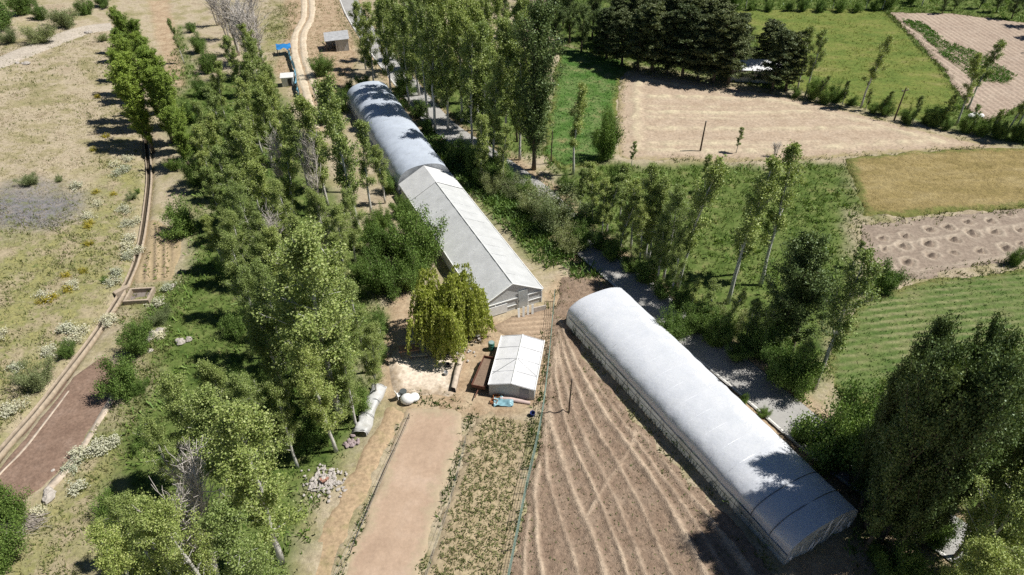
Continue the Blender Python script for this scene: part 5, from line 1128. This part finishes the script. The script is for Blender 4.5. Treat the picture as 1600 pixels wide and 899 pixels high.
# ------------------------------------------------------------------ grass, weeds and crop plants (uncountable)
def in_view(P):
    u, v = proj(P[:, 0], P[:, 1], macro(P[:, 0], P[:, 1])); return (u > -160) & (u < 1760) & (v > -60) & (v < 1040)
def scatter(polys, dens, excl=None, wob=1.0, margin=0.0):
    out = []
    for P in polys:
        A = np.array(P); lo, hi = A.min(0), A.max(0); n = int((hi[0] - lo[0]) * (hi[1] - lo[1]) * dens)
        if n < 1: continue
        Q = rng.uniform(0, 1, (n, 2)) * (hi - lo) + lo; s = poly_sd(P, Q[:, 0], Q[:, 1]) + fbm(Q[:, 0] * .5, Q[:, 1] * .5, 77, 2) * wob
        out.append(Q[s > margin])
    Q = np.concatenate(out); Q = Q[in_view(Q)]
    if excl is not None: Q = Q[excl(Q)]
    return Q
def no_fields(names=None, lim=.25, road=2.1, track=True):
    def f(Q):
        k = np.ones(len(Q), bool)
        for n in (names or FIELDS): k &= poly_sd(FIELDS[n], Q[:, 0], Q[:, 1]) < lim
        k &= line_d(ROAD, Q[:, 0], Q[:, 1]) > road; k &= line_d(CHW, Q[:, 0], Q[:, 1]) > .7
        if track: k &= line_d(TRACK, Q[:, 0], Q[:, 1]) > 1.3
        for o, w_, L_ in FOOT:
            pass
        return k
    return f
FOOT = []
def clump(Q, k=.12, s=60, lo=.5):
    """keep points in patches"""
    d = vnoise(Q[:, 0] * k, Q[:, 1] * k, s) * .6 + vnoise(Q[:, 0] * k * 4, Q[:, 1] * k * 4, s + 1) * .4
    return Q[d + rng.normal(0, .08, len(Q)) > lo]
def out_houses(Q):
    k = np.ones(len(Q), bool)
    for (o, a, w_, l_) in ((NL + ac_ * W1 / 2, A1, W1, 28.8), (g0 + ac2 * W2 / 2, A2, W2, L2), (o3, A3, 7.0, 29.5), (o4 - yv / 2, A4, W4, L4)):
        d = np.array((math.cos(a), math.sin(a))); n = np.array((d[1], -d[0])); r = Q - o
        k &= ~((np.abs(r @ n) < w_ / 2 + .15) & (r @ d > -.15) & (r @ d < l_ + .15))
    return Q[k]
def tufts(name, Q, h, wd, nb, mat, label, cat='grass', spread=.12, lean=.5, zoff=0.0, leafy=False):
    n = len(Q); P = np.repeat(Q, nb, 0) + rng.normal(0, spread, (n * nb, 2)); z = macro(P[:, 0], P[:, 1]) + zoff
    k = ground_low(P[:, 0], P[:, 1]); z = z + fbm(P[:, 0] * .16, P[:, 1] * .16, 3, 3) * .5 * (1 - k) - .03
    hh = h * rng.uniform(.5, 1.4, (len(P), 1)); az = rng.uniform(0, 6.283, len(P)); L = rng.normal(0, lean, (len(P), 2)) * hh
    t = np.stack([np.cos(az), np.sin(az)], -1) * wd * rng.uniform(.6, 1.4, (len(P), 1))
    B = np.concatenate([P, z[:, None]], 1)
    a = B.copy(); a[:, :2] -= t; b = B.copy(); b[:, :2] += t
    if leafy:      # broad leaf: diamond held above the ground
        c = B.copy(); c[:, :2] += L + t * .7; c[:, 2:] += hh * .8; d = B.copy(); d[:, :2] += L - t * .7; d[:, 2:] += hh * .8
        V = np.stack([a * .5 + B * .5, b * .5 + B * .5, c, d], 1).reshape(-1, 3); V[:, :] = V
        me = np_mesh(name, V, np.arange(len(V)).reshape(-1, 4), mat)
    else:
        c = B.copy(); c[:, :2] += L; c[:, 2:] += hh
        V = np.stack([a, b, c], 1).reshape(-1, 3); me = np_mesh(name, V, np.arange(len(V)).reshape(-1, 3), mat)
    return tag(link(name, me), label, cat, kind='stuff')
G_LUSH = leaf_mat('lush_grass', [(.05, .09, .02), (.08, .13, .03), (.12, .165, .045), (.17, .18, .07)], .25, .03)
G_DRY = leaf_mat('dry_grass', [(.30, .25, .14), (.37, .31, .19), (.43, .37, .24), (.27, .25, .12)], .2, .02)
G_OLIVE = leaf_mat('olive_weeds', [(.12, .15, .05), (.17, .19, .07), (.22, .22, .1)], .2, .02)
G_PURP = leaf_mat('purple_weeds', [(.19, .175, .2), (.24, .22, .25), (.19, .2, .12)], .2, .02)
G_CLOV = leaf_mat('clover_leaves', [(.04, .11, .02), (.06, .14, .028), (.09, .17, .04)], .25, .04)
G_CROP = leaf_mat('wilting_crop_leaves', [(.13, .15, .05), (.19, .195, .08), (.26, .245, .12), (.09, .11, .04)], .2, .04)
Q = out_houses(scatter(LUSH, 3.2, no_fields())); tufts('lush_grass', Q, .38, .06, 3, G_LUSH, 'tall green grass and weeds filling the valley between the trees')
Q = clump(out_houses(scatter(LUSH, 1.2, no_fields())), .2, 81, .5); tufts('broad_weeds', Q, .42, .085, 7, L_BSH, 'broad-leaved green weeds growing in patches under the trees', 'weeds', .25, .5, leafy=True)
Q = out_houses(scatter([LUSH[1], LUSH[2]], 5.0, no_fields())); tufts('dark_weeds', Q, .6, .1, 5, L_BSH, 'tall dark weeds filling the strip between gabled greenhouse and lane', 'weeds', .25, .5, leafy=True)
HILL = [PX([(-160, 60), (0, 60), (160, 40), (205, 90), (232, 250), (228, 400), (190, 470), (0, 700), (-160, 820)]), PX([(400, -30), (560, -30), (560, 100), (540, 150), (470, 180), (420, 100)]), PX([(180, 450), (290, 440), (260, 560), (210, 700), (170, 800), (110, 960), (-60, 960), (70, 780), (190, 620)])]
Q = clump(scatter(HILL, 6.0, no_fields()), .09, 83, .3); tufts('dry_grass', Q, .2, .035, 3, G_DRY, 'dry straw-coloured grass over the hillside')
Q = clump(np.concatenate([scatter(OLIVE, 3.0, no_fields()), scatter(HILL, .9, no_fields())]), .13, 87, .5); tufts('olive_weeds', Q, .3, .07, 4, G_OLIVE, 'olive green weeds in patches on the hillside', 'weeds', .2)
Q = scatter(HILL[2:], 3.0, no_fields()); tufts('bank_grass', Q, .35, .05, 3, G_OLIVE, 'rough olive grass on the bank below the basin')
Q = clump(scatter(PURPLE, 5.0, None, 5.0), .3, 103, .45); tufts('purple_weeds', Q, .22, .04, 4, G_PURP, 'greyish purple flowering weeds in a patch on the hillside', 'weeds', .2)
Q = scatter([FIELDS['clover']], 3.0, None, 1.0, .2); tufts('clover_crop', Q, .25, .07, 4, G_CLOV, 'dense clover standing in the bright green field', 'clover', .2, leafy=True)
Q = clump(scatter([FIELDS['meadow']], 2.2, None, 1.0, .2), .1, 91, .42); tufts('meadow_grass', Q, .32, .06, 3, leaf_mat('meadow_grass', [(.13, .18, .03), (.19, .22, .05), (.25, .24, .08)], .25, .02), 'yellow-green grass of the sloping meadow')
Q = clump(scatter([FIELDS['gold']], 3.2, None, .5, .2), .12, 93, .35); tufts('ripening_cereal', Q, .4, .05, 3, leaf_mat('cereal_straw', [(.27, .19, .07), (.36, .26, .11), (.43, .33, .16)], .25, .02), 'golden cereal stalks of the ripening field', 'cereal')
ST = stripes(vec((1350, 524), (1600, 496)), .95, .06, .5, 4, 3)
Q = scatter([FIELDS['strip']], 4.0, None, .5, .1); Q = Q[(ST(Q[:, 0], Q[:, 1], 0)[1] < .3)]; tufts('young_crop', Q, .26, .06, 3, leaf_mat('young_crop_leaves', [(.06, .125, .025), (.09, .155, .035), (.13, .185, .055)], .25, .03), 'young green crop standing between pale stripes', 'crop')
VG = stripes(vec((1440, 45), (1570, 125)), 1.3, .2, .1)
Q = scatter([FIELDS['veg']], 20.0, None, .3, .1); Q = Q[VG(Q[:, 0], Q[:, 1], 0)[1] > .4]; tufts('vegetable_plants', Q, .25, .1, 4, leaf_mat('vegetable_leaves', [(.08, .18, .03), (.12, .23, .045), (.17, .28, .07)], .25, .04), 'leafy green vegetables in rows beside the ploughed field', 'vegetables', .2, leafy=True, zoff=.15)
# leafy crop plot in rough rows
cd = np.array(vec((690, 880), (760, 660))); cd /= np.linalg.norm(cd); cn = np.array((cd[1], -cd[0])); o_ = np.array(px(730, 760)); Q = []
for r_ in np.arange(-7, 7, .52):
    for s_ in np.arange(-16, 16, .34): Q.append(o_ + cn * r_ + cd * s_ + rng.normal(0, .1, 2))
Q = np.array(Q); Q = Q[poly_sd(FIELDS['crop'], Q[:, 0], Q[:, 1]) > .35]; Q = Q[rng.random(len(Q)) < .93]
tufts('leafy_crop', Q, .17, .05, 15, G_CROP, 'small wilting leafy crop plants standing in rows', 'crop', .13, .7, .08, True)
# seedlings of the furrowed field: rows parallel to the ridges
Q = []
for i in range(len(RIDGES) - 1):
    a, b_ = RIDGES[i], RIDGES[i + 1]
    for f in (.3, .5, .72):
        c = a * (1 - f) + b_ * f; l = np.r_[0, np.cumsum(np.hypot(*np.diff(c, axis=0).T))]; s = np.arange(0, l[-1], .62) + rng.uniform(0, .3)
        Q.append(np.stack([np.interp(s, l, c[:, 0]), np.interp(s, l, c[:, 1])], -1) + rng.normal(0, .08, (len(s), 2)))
Q = np.concatenate(Q); Q = Q[(poly_sd(FIELDS['furrow'], Q[:, 0], Q[:, 1]) > .6) & (rng.random(len(Q)) < .8)]
tufts('seedlings', Q, .10, .045, 3, leaf_mat('seedling_leaves', [(.07, .09, .04), (.10, .13, .05), (.14, .17, .07)], .2, .03), 'tiny green seedlings planted between the furrow ridges', 'seedlings', .05, .6, .06, True)
# terrace rows
Q = []
bd = np.array(vec((262, 435), (262, 365))); bd /= np.linalg.norm(bd); bn = np.array((bd[1], -bd[0])); o_ = np.array(px(250, 400))
for r_ in np.arange(-5, 5, .95):
    for s_ in np.arange(-9, 9, .55): Q.append(o_ + bn * r_ + bd * s_ + rng.normal(0, .05, 2))
Q = np.array(Q); Q = Q[poly_sd(FIELDS['bed'], Q[:, 0], Q[:, 1]) > .3]
tufts('terrace_plants', Q, .22, .09, 6, G_OLIVE, 'small plants in rows on the terrace garden', 'crop', .08, .7, .1, True)
# weed strips beside the plots and the fence, along edges of fields
WS = [PX(p) for p in ([(722, 640), (748, 650), (730, 700), (706, 770), (676, 860), (640, 960), (618, 960), (655, 880), (692, 770), (714, 690)], [(822, 650), (852, 640), (842, 720), (826, 790), (806, 880), (796, 930), (778, 930), (796, 870), (818, 740)], [(598, 740), (612, 690), (640, 640), (632, 690), (600, 770), (560, 860), (520, 960), (500, 960), (545, 850)],
   [(632, 606), (712, 608), (742, 630), (726, 644), (690, 636), (640, 630)], [(840, 520), (862, 510), (858, 600), (840, 640), (832, 640)])]
Q = clump(scatter(WS, 16.0, lambda q: (poly_sd(FIELDS['bare'], q[:, 0], q[:, 1]) < .1) & (poly_sd(FIELDS['crop'], q[:, 0], q[:, 1]) < .1), .6), .4, 95, .4); Q = out_houses(Q)
tufts('weed_strip', Q, .3, .06, 4, G_LUSH, 'green weeds growing in strips between the plots and along the fence', 'weeds', .15)
RV = [np.array(p) for p in ROAD]; Q = []
for p, q in zip(RV[:-1], RV[1:]):
    n = int(np.hypot(*(q - p)) * 14); d = (q - p) / np.hypot(*(q - p)); nn = np.array((d[1], -d[0]))
    for _ in range(n):
        Q.append(p + (q - p) * rng.random() + nn * rng.choice((-1, 1)) * (2.3 + abs(rng.normal(0, .8))))
Q = out_houses(np.array(Q)); Q = Q[in_view(Q)]; Q = clump(Q, .3, 97, .42)
tufts('verge_grass', Q, .3, .05, 3, G_OLIVE, 'rough grass along both verges of the asphalt lane')
# edges of fields
Q = []
for n in ('hay', 'gold', 'orchard', 'strip', 'clover', 'meadow', 'furrow', 'plough'):
    P = FIELDS[n]
    for a, b_ in zip(P, P[1:] + P[:1]):
        a, b_ = np.array(a), np.array(b_); m_ = int(np.hypot(*(b_ - a)) * 9); Q.append(a + (b_ - a) * rng.random((m_, 1)) + rng.normal(0, .5, (m_, 2)))
Q = np.concatenate(Q); Q = out_houses(Q[in_view(Q)]); Q = clump(Q, .25, 99, .45)
tufts('field_edge_grass', Q, .32, .06, 3, G_OLIVE, 'rough grass growing along the field edges')
# crop rows growing inside the white tunnel
Q = []
for x_ in (-2.8, -2.1, -1.2, -.4, .4, 1.2, 2.1, 2.8):
    for y_ in np.arange(.8, 28, .32): Q.append(NL + ac_ * (W1 / 2 + x_) + ax_ * y_ + rng.normal(0, .09, 2))
tufts('tunnel_crop', np.array(Q), .75, .1, 14, L_BSH, 'rows of green plants growing inside the white tunnel', 'crop', .2, .4, .02, True)
